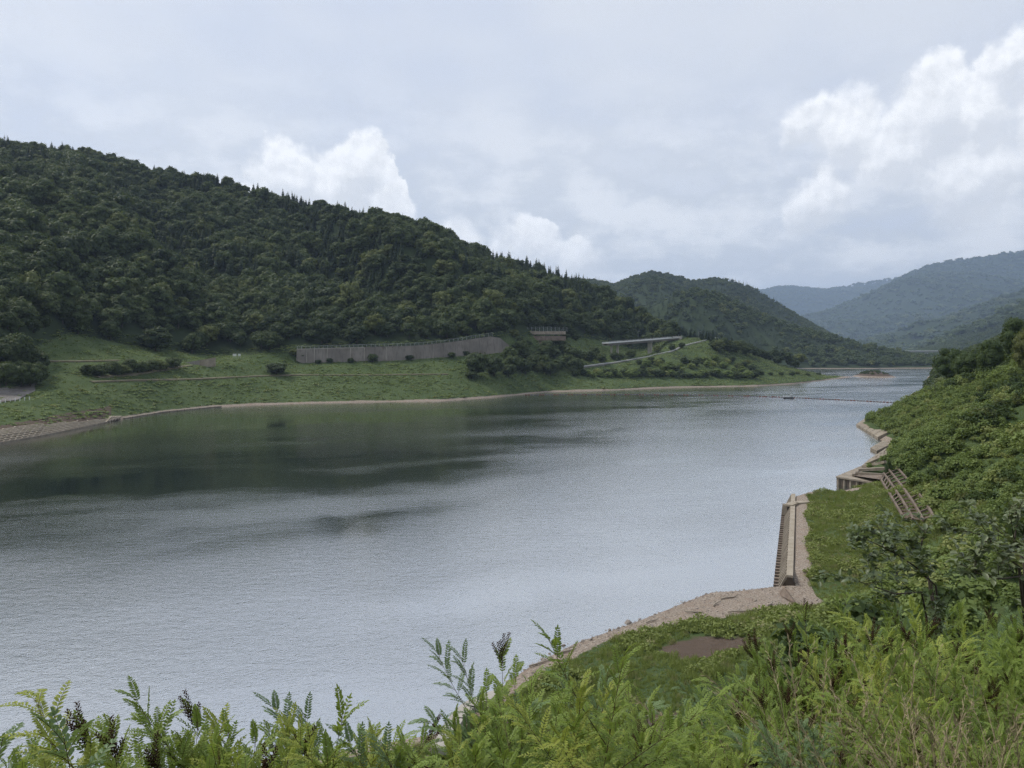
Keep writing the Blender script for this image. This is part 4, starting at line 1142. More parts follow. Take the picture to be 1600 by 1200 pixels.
# ------------------------------------------------------------------ ribbed wall of the terrace
def ribbed(name, label, a, b, n, rise=2.1, run=1.1, cop=.78, tail=None, mat_r='tanc', mat_c='sandc'):
    a = Vector((a[0], a[1], 0)); b = Vector((b[0], b[1], 0)); t = (b - a).normalized(); nr = Vector((t.y, -t.x, 0))
    r = tag(empty(name, a), label, 'wall'); o = a; L = (b - a).length
    top = nr * run + Vector((0, 0, rise))
    foot = nr * -.15 + Vector((0, 0, -.5))
    # recessed face
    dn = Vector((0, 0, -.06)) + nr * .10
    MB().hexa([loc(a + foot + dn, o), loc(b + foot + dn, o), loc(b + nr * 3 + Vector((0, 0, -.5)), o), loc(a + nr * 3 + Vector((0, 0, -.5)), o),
               loc(a + top + dn, o), loc(b + top + dn, o), loc(b + top + nr * .5 + dn, o), loc(a + top + nr * .5 + dn, o)]).build('face', M['stainshadec'], r)
    for k in range(n):
        p = a + t * (L * (k + .5) / n)
        up_ = Vector((-nr.x * rise, -nr.y * rise, run)).normalized()
        j = RND.uniform(-.04, .04)
        rb = MB().beam(loc(p + foot + up_ * .02, o), loc(p + top + up_ * j * .3, o), .72, .20, up_)
        rb.build('rib', M[mat_r], r)
    # toe blocks standing in the water, one under each rib
    for k in range(n):
        p = a + t * (L * (k + .5) / n) + nr * -.15
        MB().box(loc(p + Vector((0, 0, .05)), o), (.7, .5, .6), math.atan2(t.y, t.x) + math.pi / 2).build('toe_block', M['brownc'], r)
    m_ = 12
    for k in range(m_):
        p, q = a + t * (L * k / m_ + .03), a + t * (L * (k + 1) / m_ - .03)
        MB().beam(loc(p + top + nr * cop * .5 + Vector((0, 0, .05)), o), loc(q + top + nr * cop * .5 + Vector((0, 0, .05)), o), cop, .32).build('coping', M[mat_c], r)
    return r
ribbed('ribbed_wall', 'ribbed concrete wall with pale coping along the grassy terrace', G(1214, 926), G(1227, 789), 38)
# wing at the near end, down to the beach, and the rounded far corner
wg = tag(empty('wall_wing', G(1222, 925)), 'sloping concrete wing where the ribbed wall meets the beach', 'wall'); wo = wg.location
wa, wb = Vector(G(1213, 927, .2)), Vector(G(1236, 951, .4))
MB().beam(loc(wa, wo), loc(wb, wo), .6, .5).build('wing_toe', M['tanc'], wg)
wc = Vector(G(1243, 942, 2.2))
MB().add([loc(wa, wo), loc(wb, wo), loc(wc, wo), loc(Vector(G(1226, 918, 1.6)), wo)] + [loc(p + Vector((.5, .6, -.5)), wo) for p in (wa, wb, wc, Vector(G(1226, 918, 1.6)))],
         [(0, 1, 2, 3), (4, 7, 6, 5), (0, 4, 5, 1), (1, 5, 6, 2), (2, 6, 7, 3), (3, 7, 4, 0)]).build('wing_face', M['brownc'], wg)
cr = tag(empty('corner_apron', G(1240, 786)), 'rounded pale concrete corner at the far end of the ribbed wall', 'wall'); co_ = cr.location
cp = [Vector(G(1232, 790, 2.3)), Vector(G(1242, 786, 2.3)), Vector(G(1262, 785, 2.3)), Vector(G(1300, 787, 2.3))]
for a, b in zip(cp[:-1], cp[1:]):
    MB().beam(loc(a, co_), loc(b, co_), 1.4, .36).build('coping', M['sandc'], cr)
    MB().beam(loc(a + Vector((-.3, 1.0, -1.4)), co_), loc(b + Vector((-.3, 1.0, -1.4)), co_), .9, 2.6).build('face', M['tanc'], cr)
# shorter bit of kerb and ribs by the near shore, curving
ck = tag(empty('curved_kerb', G(720, 1120)), 'short curved concrete kerb with ribs on the near shore', 'kerb'); cko = ck.location
cpx = [(676, 1170), (690, 1146), (704, 1122), (722, 1103), (745, 1091), (768, 1083)]
cv = [Vector(G(px + 9, py + 4, 1.5)) for px, py in cpx]
for i, (a, b) in enumerate(zip(cv[:-1], cv[1:])):
    MB().beam(loc(a, cko), loc(b + (b - a) * .04, cko), 1.15, .5).build('kerb_block', M['palec'], ck)
    for f_ in (.2, .7):
        p = a.lerp(b, f_); t = (b - a).normalized(); nn = Vector((-t.y, t.x, 0))
        MB().beam(loc(p + Vector((0, 0, -.1)), cko), loc(p + nn * 1.9 + Vector((0, 0, -1.7)), cko), .38, .34).build('rib', M['brownc'], ck)

# ------------------------------------------------------------------ stepped cribwork on the headland behind the terrace
cw = tag(empty('crib_platform', G(1340, 762)), 'brown stepped concrete platform with posts standing in the water', 'revetment'); cwo = cw.location
def slab(name, pts, z0, z1, mat, parent, o, inset=0):
    b_ = [loc((p[0], p[1], z0), o) for p in pts]; t_ = [loc((p[0], p[1], z1), o) for p in pts]; n_ = len(pts)
    return MB().add(b_ + t_, [tuple(range(n_ - 1, -1, -1)), tuple(range(n_, 2 * n_))] + [(i, (i + 1) % n_, n_ + (i + 1) % n_, n_ + i) for i in range(n_)]).build(name, mat, parent)
p0, p1, p2, p3 = G(1307, 757), G(1362, 766), G(1392, 760), G(1352, 738)
slab('platform', [p0, p1, p2, p3], -1.5, 1.55, M['brownc'], cw, cwo)
slab('platform_top', [G(1306, 757.5), G(1363, 767), G(1394, 760.5), G(1352, 737)], 1.56, 1.9, M['tanc'], cw, cwo)
for k in range(6):
    p = Vector(p0).lerp(Vector(p1), (k + .3) / 5.6)
    MB().box(loc((p.x, p.y - .25, .4), cwo), (.5, .5, 2.9), .1).build('post', M['tanc'], cw)
# upper tier: sloping frame of posts and levels
TA = [G(1345, 746, 2.0), G(1383, 748, 2.0)]; 
def tier(u, v): # u along 0..1, v up 0..1 the rising face behind the platform
    a = (1338 + 44 * u, 744 + 3 * u); b = (1360 + 26 * u, 724 - 18 * u)
    return Vector(hit(a[0] + (b[0] - a[0]) * v, a[1] + (b[1] - a[1]) * v, 60)) + Vector((-.5, -.7, .8))
tf = tag(empty('crib_lattice', tuple(tier(.5, 0))), 'upright brown concrete frame rising behind the stepped platform', 'revetment'); tfo = tf.location
for u in (0, .2, .4, .6, .8, 1): MB().beam(loc(tier(u, -.15), tfo), loc(tier(u, 1), tfo), .55, .55, (0, 1, 0)).build('post', M['tanc'], tf)
for v in (0, .25, .5, .75, 1.0): MB().beam(loc(tier(0, v) + Vector((0, -.05, 0)), tfo), loc(tier(1, v) + Vector((0, -.05, 0)), tfo), .6, .6, (0, 1, 0)).build('level_beam', M['tanc'], tf)
MB().add([loc(tier(u, v) + Vector((0, .5, 0)), tfo) for u, v in ((0, -.2), (1, -.2), (1, 1), (0, 1))], [(0, 1, 2, 3)]).build('back_face', M['brownc'], tf)
# slabs at the waterline further on
for pts, lb in (([(1338, 665), (1353, 655), (1391, 677), (1372, 686)], 'tan concrete slab sloping into the water at the far headland'), ([(1360, 703), (1382, 690), (1390, 698), (1370, 708)], 'small grey slab at the waterline between the headland and the crib')):
    q_ = [G(*p, z=.12) if i in (0, 3) else hit(*p, 60) for i, p in enumerate(pts)]
    s_ = tag(empty('shore_slab', q_[0]), lb, 'slab')
    mm = [Vector(p) + Vector((-.1, -.1, .7)) for p in q_]; 
    for k in range(6):
        f0, f1 = k / 6 + .006, (k + 1) / 6 - .006
        top_ = [mm[0].lerp(mm[3], f0), mm[0].lerp(mm[3], f1), mm[1].lerp(mm[2], f1), mm[1].lerp(mm[2], f0)]
        MB().hexa([loc(v - Vector((0, 0, 1.6)), q_[0]) for v in top_] + [loc(v, q_[0]) for v in top_]).build('slab_panel', M['tanc'], s_)
# lattice rails on the slope above the terrace
RAILS = [[(1376, 752), (1398, 790), (1414, 818)], [(1380, 742), (1407, 782), (1430, 822)], [(1388, 737), (1420, 779), (1446, 824)], [(1400, 733), (1434, 774), (1462, 818)]]
sl = tag(empty('slope_lattice', hit(1420, 790, 60)), 'brown concrete lattice with many rungs on the slope above the terrace', 'revetment'); slo = sl.location
rails = []
for k, pix in enumerate(RAILS):
    d_ = [(np.interp(i, range(len(pix)), [p[0] for p in pix]), np.interp(i, range(len(pix)), [p[1] for p in pix])) for i in np.linspace(0, len(pix) - 1, 17)]
    pts = [Vector(hit(a, b, 60)) + Vector((-.5, -.6, 1.0)) for a, b in d_]
    # smooth the line so that it runs straight over the uneven ground
    c0, c1, c2 = [np.polyfit(np.arange(17), [getattr(p, ax) for p in pts], 2) for ax in 'xyz']
    pts = [Vector((np.polyval(c0, i), np.polyval(c1, i), np.polyval(c2, i))) for i in range(17)]
    rails.append(pts)
    m = MB()
    for i in range(16): m.beam(loc(pts[i], slo), loc(pts[i + 1], slo), .30, .34)
    m.build('rail', M['brownc'], sl)
for a, b in zip(rails[:-1], rails[1:]):
    for i in range(1, 16): MB().beam(loc(a[i] - Vector((0, 0, .2)), slo), loc(b[i] - Vector((0, 0, .2)), slo), .20, .28).build('rung', M['brownc'], sl)

# ------------------------------------------------------------------ floating boom, raft and buoys
bm = tag(empty('floating_boom', G(1100, 617.3)), 'thin line of dark floats strung right across the reservoir', 'boom'); bmo = bm.location
bp = [Vector(G(*p)) for p in ((822, 617.2), (900, 616.6), (1000, 616.6), (1100, 617.6), (1230, 621), (1330, 626), (1428, 631))]
line = []
for a, b in zip(bp[:-1], bp[1:]):
    n_ = int((b - a).length / 1.0); line += [a.lerp(b, i / n_) for i in range(n_)]
line.append(bp[-1])
MB().tube([loc(p + Vector((0, 0, .12)), bmo) for p in line[::6]] + [loc(line[-1], bmo)], [.05] * (len(line[::6]) + 1), 4).build('cable', M['darksteel'], bm)
fl_me = MB().tube([(-.75, 0, 0), (-.6, 0, 0), (.6, 0, 0), (.75, 0, 0)], [.22, .34, .34, .22], 8)
fm = [fl_me.mesh('float', M['buoygrey'], True), fl_me.mesh('float', M['rust'], True)]
for i in range(0, len(line) - 1, 2):
    f_ = link(bpy.data.objects.new('float', fm[1 if (i // 2) % 5 in (0, 1) else 0]), bm)
    f_.location = loc(line[i] + Vector((0, 0, .16)), bmo); t = line[i + 1] - line[i]; f_.rotation_euler = (0, 0, math.atan2(t.y, t.x))
rx, ry, _ = G(1230, 622.0)
rt = tag(empty('work_raft', (rx, ry - 2, 0), -.15), 'dark work raft with railings moored at the floating boom', 'raft')
hull = MB().hexa([(-3.0, -1.3, -.3), (3.0, -1.3, -.3), (3.0, 1.3, -.3), (-3.0, 1.3, -.3), (-3.2, -1.45, .75), (3.2, -1.45, .75), (3.2, 1.45, .75), (-3.2, 1.45, .75)]).build('hull', M['hullblack'], rt)
MB().box((0, 0, .83), (6.5, 3.0, .14)).build('deck', M['steel'], rt)
for x_ in (-2.9, -1.5, 0, 1.5, 2.9):
    for y_ in (-1.35, 1.35): MB().box((x_, y_, 1.4), (.1, .1, 1.1)).build('rail_post', M['white'], rt)
for y_ in (-1.35, 1.35):
    for z_ in (1.45, 1.95): MB().beam((-2.9, y_, z_), (2.9, y_, z_), .07, .07).build('rail', M['white'], rt)
MB().box((1.9, 0, 1.7), (1.5, 1.8, 1.6)).build('machine_box', M['steel'], rt)
MB().tube([(-2.2, 0, .8), (-2.2, 0, 2.9)], [.09, .06], 6).build('mast', M['darksteel'], rt)
for px, py, lb in ((1168, 618.9, 'small dark buoy frame on the boom left of the raft'), (1196, 620, 'flat dark float on the boom just left of the raft'), (1207, 620.3, 'tiny reddish float on the boom beside the raft')):
    x_, y_, _ = G(px, py); b_ = tag(empty('marker_buoy', (x_, y_ - 1, 0)), lb, 'buoy')
    MB().tube([(-1.1, 0, .1), (-.9, 0, .2), (.9, 0, .2), (1.1, 0, .1)], [.25, .42, .42, .25], 8).build('float', M['rust'], b_, True)
    MB().tube([(0, 0, .2), (0, 0, 1.7 if px < 1180 else .9)], [.09, .05], 6).build('post', M['darksteel'], b_)
x_, y_, _ = G(1432, 617.6); b_ = tag(empty('stake_buoy', (x_, y_, 0)), 'lone thin stake standing in the water off the far headland', 'buoy')
MB().tube([(0, 0, -.5), (.1, 0, 1.6), (.25, 0, 2.4)], [.22, .18, .10], 6).build('stake', M['darksteel'], b_)
MB().tube([(0, 0, 0), (0, 0, .5)], [.4, .25], 8).build('collar', M['rust'], b_)

# ------------------------------------------------------------------ far bridge at the head of the lake
fb = tag(empty('far_bridge', P(1447, 553, 1690)), 'thin grey bridge on one pier at the head of the lake', 'bridge'); fbo = fb.location
fa, fz = Vector(P(1394, 549.6, 1690)), Vector(P(1502, 548.6, 1690))
MB().beam(loc(fa, fbo), loc(fz, fbo), 8, 2.6).build('deck', M['bridgec'], fb)
MB().beam(loc(fa + Vector((0, -4.2, 1.9)), fbo), loc(fz + Vector((0, -4.2, 1.9)), fbo), .4, 1.1).build('parapet', M['white'], fb)
for px in (1447.5, 1398, 1494):
    p = Vector(P(px, 551, 1690)); MB().box(loc((p.x, p.y, p.z - 13), fbo), (4.6, 6, 26)).build('pier', M['bridgec'], fb)

# ------------------------------------------------------------------ islet bushes, beach stones and driftwood
ix, iy, _ = G(1366, 588.5)
rng = np.random.default_rng(20)
a = rng.uniform(0, 6.28, 90); r = np.sqrt(rng.random(90)) * .66
X, Y = ix + np.cos(a) * r * 21, iy + np.sin(a) * r * 34
scatter('islet_scrub', bush_c, np.stack([X, Y, H(X, Y) - .3], 1), rng.uniform(.35, .85, 90), 'low dark scrub capping the small islet', rng.integers(5, 9, 90))
def stone_mesh(name, seed, mat):
    rg = np.random.default_rng(seed); v, f = ICO1
    return mesh_np(name, v * np.array([1, .75, .5]) * rg.uniform(.75, 1.2, (len(v), 1)), f, mat, False)
M['stone'] = concrete_mat('beach stones', (.16, .13, .11), (.36, .32, .28), (.10, .08, .07), 3.0, .2)
stone_c = proto_collection('beach_stones', [stone_mesh('stone', 30 + i, M['stone']) for i in range(4)])
X, Y = jitter(-6, 36, 58, 98, .42, 21)
d = shore_dist(X, Y); rng = np.random.default_rng(22)
k = (d > -.8) & (d < 3.0 + 11 * sstep(81, 90, Y)) & (rng.random(len(X)) < .75)
X, Y = X[k], Y[k]; d = d[k]
s = rng.gamma(1.6, .026, len(X)) * (1 + .9 * (d < .6)) + .025
scatter('beach_gravel', stone_c, np.stack([X, Y, H(X, Y)], 1), s, 'pinkish grey gravel and stones on the beach below', None, .4)
logs = [(1140, 935, 2.6, .4, 'long pale stick lying on the gravel beach'), (1180, 938, 1.6, 1.2, 'short branch on the beach near the ribbed wall'), (1085, 958, 2.0, -.3, 'stick lying across the narrow part of the beach'), (1160, 957, 3.2, .05, 'long thin driftwood pole on the beach near the grass'), (1205, 945, 1.2, .7, 'small dark log beside the wall wing'),
        (1075, 972, 1.5, -.4, 'pale log at the edge of the beach grass'), (1120, 945, 1.8, .9, 'crooked stick on the middle of the beach'), (885, 1020, 2.4, .6, 'pale driftwood trunk at the waterline by the grass'), (845, 1037, 2.8, .62, 'grey driftwood trunk on the narrow shore'), (1195, 962, 1.4, -.2, 'thin twig lying near the back of the beach'), (1020, 972, 1.8, .5, 'thin stick along the waterline of the beach')]
for px, py, L, rz, lb in logs:
    x_, y_, z_ = hit(px, py, 50); dw = tag(empty('driftwood', (x_, y_, z_ + .1), rz), lb, 'driftwood')
    r_ = RND.uniform(.05, .11)
    pts = [(-L / 2, 0, .02), (-L / 6, RND.uniform(-.12, .12), .06), (L / 6, RND.uniform(-.15, .15), .05), (L / 2, RND.uniform(-.2, .2), .12)]
    MB().tube(pts, [r_, r_ * .95, r_ * .8, r_ * .4], 7).build('log', M['driftwood'], dw, True)
    MB().tube([pts[1], (pts[1][0] + L * .2, pts[1][1] + L * .16, .22)], [r_ * .5, r_ * .15], 5).build('side_branch', M['driftwood'], dw, True)

# ------------------------------------------------------------------ foreground: feathery leaved shrubs at the camera's feet
class Leaves:
    """collects leaflets and stalks of one plant"""
    def __init__(s, seed): s.rg = np.random.default_rng(seed); s.V = []; s.Q = []; s.T = []; s.tint = []; s.stalk = MB(); s.seed = MB()
    def leaflet(s, p, d, n, L, W, t):
        sd = np.cross(d, n); sd /= np.linalg.norm(sd) + 1e-9; n2 = np.cross(sd, d)
        o = len(s.V); cup = n2 * W * .30
        s.V += [p, p + d * L * .30 + sd * W * .46 + cup, p + d * L * .30 - sd * W * .46 + cup, p + d * L * .72 + sd * W * .42 + cup * .8, p + d * L * .72 - sd * W * .42 + cup * .8, p + d * L - n2 * L * .06,
                p + d * L * .30, p + d * L * .72]
        s.Q += [(o + 6, o + 1, o + 3, o + 7), (o + 2, o + 6, o + 7, o + 4)]
        s.T += [(o, o + 1, o + 6), (o, o + 6, o + 2), (o + 7, o + 3, o + 5), (o + 4, o + 7, o + 5)]
        s.tint += [t] * 8
    def pinnate(s, p, d, L, pairs, t, droop=.6, ll=.034, lw=.014):
        """a feathered leaf: stalk curving down, paired leaflets and one at the end"""
        rg = s.rg; d = d / np.linalg.norm(d); side = np.cross(d, (0, 0, 1.0)); side /= np.linalg.norm(side) + 1e-9
        pts = [p]; dd = d.copy(); n_ = pairs + 2; step = L / n_
        for i in range(n_):
            dd = dd + np.array([0, 0, -droop / n_]); dd /= np.linalg.norm(dd); pts.append(pts[-1] + dd * step)
            if i >= 1:
                up = np.cross(side, dd); f = math.sin(math.pi * (.18 + .74 * i / n_)) ** .6
                for sg in (-1, 1):
                    ld = dd * (.55 + rg.normal(0, .08)) + side * sg * .85 + up * rg.normal(.08, .12); ld /= np.linalg.norm(ld)
                    s.leaflet(pts[-1], ld, up + side * sg * -.15, ll * f * rg.uniform(.88, 1.1), lw * f * rg.uniform(.85, 1.15), float(np.clip(t + rg.normal(0, .10), 0, 1)))
        up = np.cross(side, dd); s.leaflet(pts[-1], dd, up, ll * .85, lw * .8, t)
        k = pts[::3] + [pts[-1]]
        s.stalk.tube([tuple(q) for q in k], [.0016 - .0009 * i / len(k) for i in range(len(k))], 3, False)
    def spike(s, p, d, L):
        rg = s.rg; d = d / np.linalg.norm(d); a = np.cross(d, (.3, .9, .1)); a /= np.linalg.norm(a); b = np.cross(d, a)
        s.stalk.tube([tuple(p), tuple(p + d * L)], [.002, .001], 4)
        n_ = int(L / .0042)
        for i in range(n_):
            th = i * 2.4; q = p + d * L * (.12 + .88 * i / n_); r = .0125 * (1 - .5 * i / n_)
            c = q + (a * math.cos(th) + b * math.sin(th)) * r; w_ = .0068
            e = (a * math.cos(th) + b * math.sin(th)) * w_ * 1.5 + d * w_ * .9; s1 = (b * math.cos(th) - a * math.sin(th)) * w_ * .75
            s.seed.add([c - e * .5, c + s1, c + e, c - s1, c + d * w_ * .9], [(0, 1, 4), (1, 2, 4), (2, 3, 4), (3, 0, 4), (0, 3, 2, 1)])
    def stem(s, p, d, L, r0, leafy=.35, leaf=(.15, .21), pairs=(9, 12), t0=.4, droop=.6, bend=.2, gap=.042, ll=.034, lw=.0145, branch=0.0, spikes=0, depth=0):
        rg = s.rg; n_ = max(4, int(L / .07)); pts = [np.array(p, float)]; dd = np.array(d, float) / np.linalg.norm(d)
        bd = rg.normal(0, 1, 3) * bend / n_; bd[2] *= .3
        for i in range(n_):
            dd = dd + bd + rg.normal(0, .018, 3); dd /= np.linalg.norm(dd); pts.append(pts[-1] + dd * L / n_)
        s.stalk.tube([tuple(q) for q in pts], [r0 * (1 - .82 * i / n_) for i in range(n_ + 1)], 5, False)
        az_ = rg.uniform(0, 6.28); x = leafy * L
        while x < L * .985:
            f = x / L * n_; i = min(int(f), n_ - 1); q = pts[i] + (pts[i + 1] - pts[i]) * (f - i); t = pts[i + 1] - pts[i]; t /= np.linalg.norm(t)
            az_ += 2.4 + rg.normal(0, .25); o = np.array([math.cos(az_), math.sin(az_), 0]); rel = (x / L - leafy) / (1 - leafy)
            ld = o * (1.0 - .55 * rel) + t * (.45 + .85 * rel)
            lf = rg.uniform(*leaf) * (.72 + .45 * math.sin(math.pi * min(1, .25 + .7 * rel)))
            if branch and depth < 1 and rg.random() < branch and rel < .7:
                s.stem(q, o * .8 + t * .9, L * rg.uniform(.22, .42), r0 * .5, .15, leaf, pairs, t0, droop, .25, gap, ll, lw, 0, 0, depth + 1)
            else:
                s.pinnate(q, ld, lf, int(rg.integers(*pairs)), float(np.clip(t0 + .35 * (rel - .4) + rg.normal(0, .10), 0, 1)), droop * rg.uniform(.5, 1.4), ll, lw)
            x += gap * rg.uniform(.7, 1.3)
        for k in range(spikes):
            o = rg.normal(0, .35, 3); o[2] = abs(o[2]) * .3; s.spike(pts[-1] - dd * .02 * k, dd + o, rg.uniform(.10, .18))
        return pts[-1]
    def meshes(s, leafmat, stalkmat):
        out = []
        V = np.array(s.V)
        if len(V): out.append(('foliage', mesh_np('foliage', V, [np.array(s.Q), np.array(s.T)], leafmat, False, {'tint': np.array(s.tint)})))
        out.append(('stems', s.stalk.mesh('stems', stalkmat, True)))
        if s.seed.v: out.append(('seed_spikes', s.seed.mesh('seed_spikes', M['seed'], False)))
        return out
def upright(seed, mat, n=1, H_=1.7, lean=.12, **kw):
    L = Leaves(seed); rg = L.rg; top = 0
    for k in range(n):
        a = rg.uniform(0, 6.28); q = rg.uniform(.0, .16) * (n > 1)
        h_ = H_ * (1.0 if k == 0 else rg.uniform(.62, .96))
        e = L.stem((math.cos(a) * q, math.sin(a) * q, 0), (math.cos(a) * lean * (n > 1) * 2.2 + rg.normal(0, .03), math.sin(a) * lean * (n > 1) * 2.2 + rg.normal(0, .03), 1), h_, .007, **kw)
    return L.meshes(mat, M['twig']), np.array(L.V)[5::24]
KIND = {
 'tall':   [upright(800 + i, M['indigo'], 1, 2.5, leafy=.50, branch=.14, gap=.034) for i in range(2)],
 'bushy':  [upright(810 + i, M['indigo'], 6, 2.3, .10, leafy=.50, branch=.14, gap=.044) for i in range(4)],
 'blue':   [upright(820 + i, M['indigo_blue'], 3, 2.2, .10, leafy=.50, branch=.12, gap=.038, t0=.4) for i in range(2)],
 'yellow': [upright(830 + i, M['indigo_yellow'], 2, 2.2, .08, leafy=.6, branch=.05, gap=.045, t0=.5) for i in range(2)],
 'seedy':  [upright(840 + i, M['indigo'], 6, 2.1, .10, leafy=.45, branch=.12, gap=.060, spikes=5) for i in range(3)],
 'dark':   [upright(850 + i, M['indigo_blue'], 1, 2.0, leafy=.72, branch=.0, gap=.05, ll=.045, lw=.022, pairs=(6, 8), t0=.15) for i in range(2)],
}
def SHIFT(Y): return 1.45 if Y < 4 else 1.25
def plant(kind, px, pytop, Y, label, group=None, rnd=RND, var=None):
    """a shrub rooted on the bank whose tip reaches the given photo row"""
    Y = Y * SHIFT(Y); x, y, zt = P(px, pytop, Y)
    zg = h1(x, y) - .04
    parts, V = KIND[kind][rnd.randrange(len(KIND[kind])) if var is None else var]
    rz = rnd.uniform(0, 6.28); c_, s_ = math.cos(rz), math.sin(rz)
    vx, vy = V[:, 0] * c_ - V[:, 1] * s_, V[:, 0] * s_ + V[:, 1] * c_
    lo_, hi_ = .3, 1.6
    for _ in range(14):                     # grow or shrink until the tip just reaches the row
        s = (lo_ + hi_) / 2; k_ = min(s, 1.0)
        row = HOR + (CAM_Z - zg - V[:, 2] * s) / np.maximum(y + vy * k_, .3) * F
        if row.min() < pytop: hi_ = s
        else: lo_ = s
    tip = int(row.argmin()); x += (px - 800) / F * (y + vy[tip] * k_) - (x + vx[tip] * k_); zg = h1(x, y) - .04
    r = empty('shrub', (x, y, zg), rz); r.scale = (min(s, 1.0), min(s, 1.0), s)
    for nm, me in parts: tag(link(bpy.data.objects.new(nm, me), r), kind='stuff' if nm != 'stems' else None)
    return tag(r, label, 'shrub', group)
FRONT = [
 ('dark', 40, 1108, 2.3, 'dark broad leafleted shoot at the lower left corner'), ('dark', 78, 1120, 2.4, 'second dark shoot just right of the corner shoot'),
 ('bushy', 110, 1150, 2.6, 'green feathery shrub low at the bottom left'), ('blue', 165, 1095, 3.2, 'pale blue green shoot rising at the bottom left'), ('tall', 200, 1085, 2.9, 'slender leafy shoot beside the pale blue green one'),
 ('bushy', 262, 1078, 2.7, 'bright feathery shrub standing highest at the bottom left'), ('bushy', 305, 1112, 3.0, 'feathery shrub sloping away right of the bright one'), ('blue', 350, 1128, 3.2, 'greyish shrub between the bright one and the yellow one'),
 ('bushy', 395, 1135, 2.7, 'low feathery shrub left of the yellow shoot'), ('blue', 432, 1124, 3.4, 'grey green shoot just left of the yellow green shoot'), ('yellow', 522, 1068, 2.7, 'yellow green young shoot rising above the bottom shrubs'),
 ('bushy', 478, 1118, 2.8, 'feathery shrub at the foot of the yellow green shoot'), ('yellow', 575, 1108, 2.9, 'second smaller yellow green shoot right of the first'), ('bushy', 560, 1140, 2.6, 'low leafy shrub under the smaller yellow shoot'),
 ('blue', 662, 1036, 5.2, 'dark blue green shrub standing alone over the water'), ('bushy', 630, 1105, 2.8, 'feathery shrub with long leaves left of the curved kerb'), ('bushy', 690, 1150, 2.5, 'low shrub before the curved kerb'),
 ('tall', 828, 990, 2.5, 'tall leafy shrub reaching highest in the middle foreground'), ('seedy', 795, 1000, 2.9, 'seed tipped stem behind the tallest middle shrub'), ('bushy', 770, 1075, 2.6, 'leafy shrub left of the tallest middle one'), ('tall', 918, 1042, 2.5, 'second tall leafy shrub with a dark stem in the middle'),
 ('bushy', 870, 1065, 2.9, 'leafy shrub between the two tall middle ones'), ('bushy', 960, 1090, 3.0, 'feathery shrub right of the second tall one'), ('yellow', 985, 1078, 3.4, 'yellowish shoot right of the middle shrubs'), ('seedy', 1010, 1120, 2.8, 'low seed bearing stems at the bottom centre'),
 ('bushy', 757, 1048, 3.0, 'leafy shrub at the left side of the middle clump'), ('bushy', 803, 1026, 3.1, 'full leafed shrub just left of the tallest middle one'), ('bushy', 852, 1012, 3.2, 'full leafed shrub just right of the tallest middle one'),
 ('blue', 888, 1040, 3.3, 'bluish leafed shrub inside the middle clump'), ('bushy', 942, 1052, 3.1, 'leafy shrub beside the second tall middle one'), ('bushy', 978, 1080, 3.0, 'leafy shrub at the right side of the middle clump'),
 ('seedy', 1262, 950, 6.0, 'shrub with brown seed spikes highest before the terrace'), ('seedy', 1225, 985, 6.4, 'seed spiked shrub left of the highest seed spikes'), ('seedy', 1352, 975, 6.5, 'seed spiked shrub in the middle of the right scrub'), ('seedy', 1425, 985, 6.2, 'reddish seed spiked shrub right of the middle one'),
 ('seedy', 1180, 1055, 5.0, 'seed spiked stems above the bottom centre right'), ('bushy', 1120, 1085, 5.2, 'feathery shrub at the edge of the near grass')]
for i, (kd, px, py, Yv, lb) in enumerate(FRONT): plant(kd, px, py, Yv, lb)
# the mass of shrubs between the named ones
GROUPS = [(-40, 420, 1128, 1185, 2.3, 3.6, 24, 'leafy feathered shrub in the mass along the bottom left', 'shrubs along the bottom left'),
          (420, 760, 1128, 1185, 2.3, 3.4, 20, 'leafy feathered shrub in the mass along the bottom left of centre', 'shrubs left of bottom centre'),
          (740, 1080, 1085, 1180, 2.3, 3.6, 26, 'leafy feathered shrub in the mass at bottom centre', 'shrubs at bottom centre'),
          (1060, 1640, 1090, 1190, 2.6, 5.0, 34, 'leafy feathered shrub in the mass along the bottom right', 'shrubs along the bottom right'),
          (1120, 1640, 1000, 1100, 5.0, 9.0, 46, 'feathered shrub on the slope halfway down the right foreground', 'shrubs halfway down the right foreground'),
          (1300, 1640, 930, 1010, 8.0, 13.0, 40, 'feathered shrub on the upper slope of the right foreground', 'shrubs on the upper right foreground')]
for x0, x1, ya, yb, Ya, Yb, n_, lb, gp in GROUPS:
    for i in range(n_):
        kd = RND.choices(['bushy', 'seedy', 'blue', 'tall', 'yellow'], [5, 2.4 if x0 > 1000 else .6, .9, 1.2, .9])[0]
        plant(kd, x0 + (x1 - x0) * (i + RND.random()) / n_, RND.uniform(ya, yb), RND.uniform(Ya, Yb), lb, gp)
# the rest of the slope below: the same shrubs, too many to count
flat = []
for kd in ('bushy', 'seedy', 'blue'):
    for parts, top in KIND[kd]:
        # join leaves and stems of one plant
        Vs, Qs, Ts, tn, mi_q, mi_t, o = [], [], [], [], [], [], 0
        mats = []
        for nm, me in parts:
            if nm == 'stems': continue
            n_ = len(me.vertices); co = np.empty(n_ * 3, np.float32); me.vertices.foreach_get('co', co)
            for p_ in me.polygons:
                (Qs if len(p_.vertices) == 4 else Ts).append(tuple(v + o for v in p_.vertices)); (mi_q if len(p_.vertices) == 4 else mi_t).append(len(mats))
            tn.append(np.full(n_, .4)); Vs.append(co.reshape(-1, 3)); o += n_; mats.append(me.materials[0])
        flat.append(mesh_np('slope_shrub', np.concatenate(Vs), [np.array(Qs), np.array(Ts)], mats, False, {'tint': np.concatenate(tn)}, mi_q + mi_t))
shrub_c = proto_collection('slope_shrubs', flat)
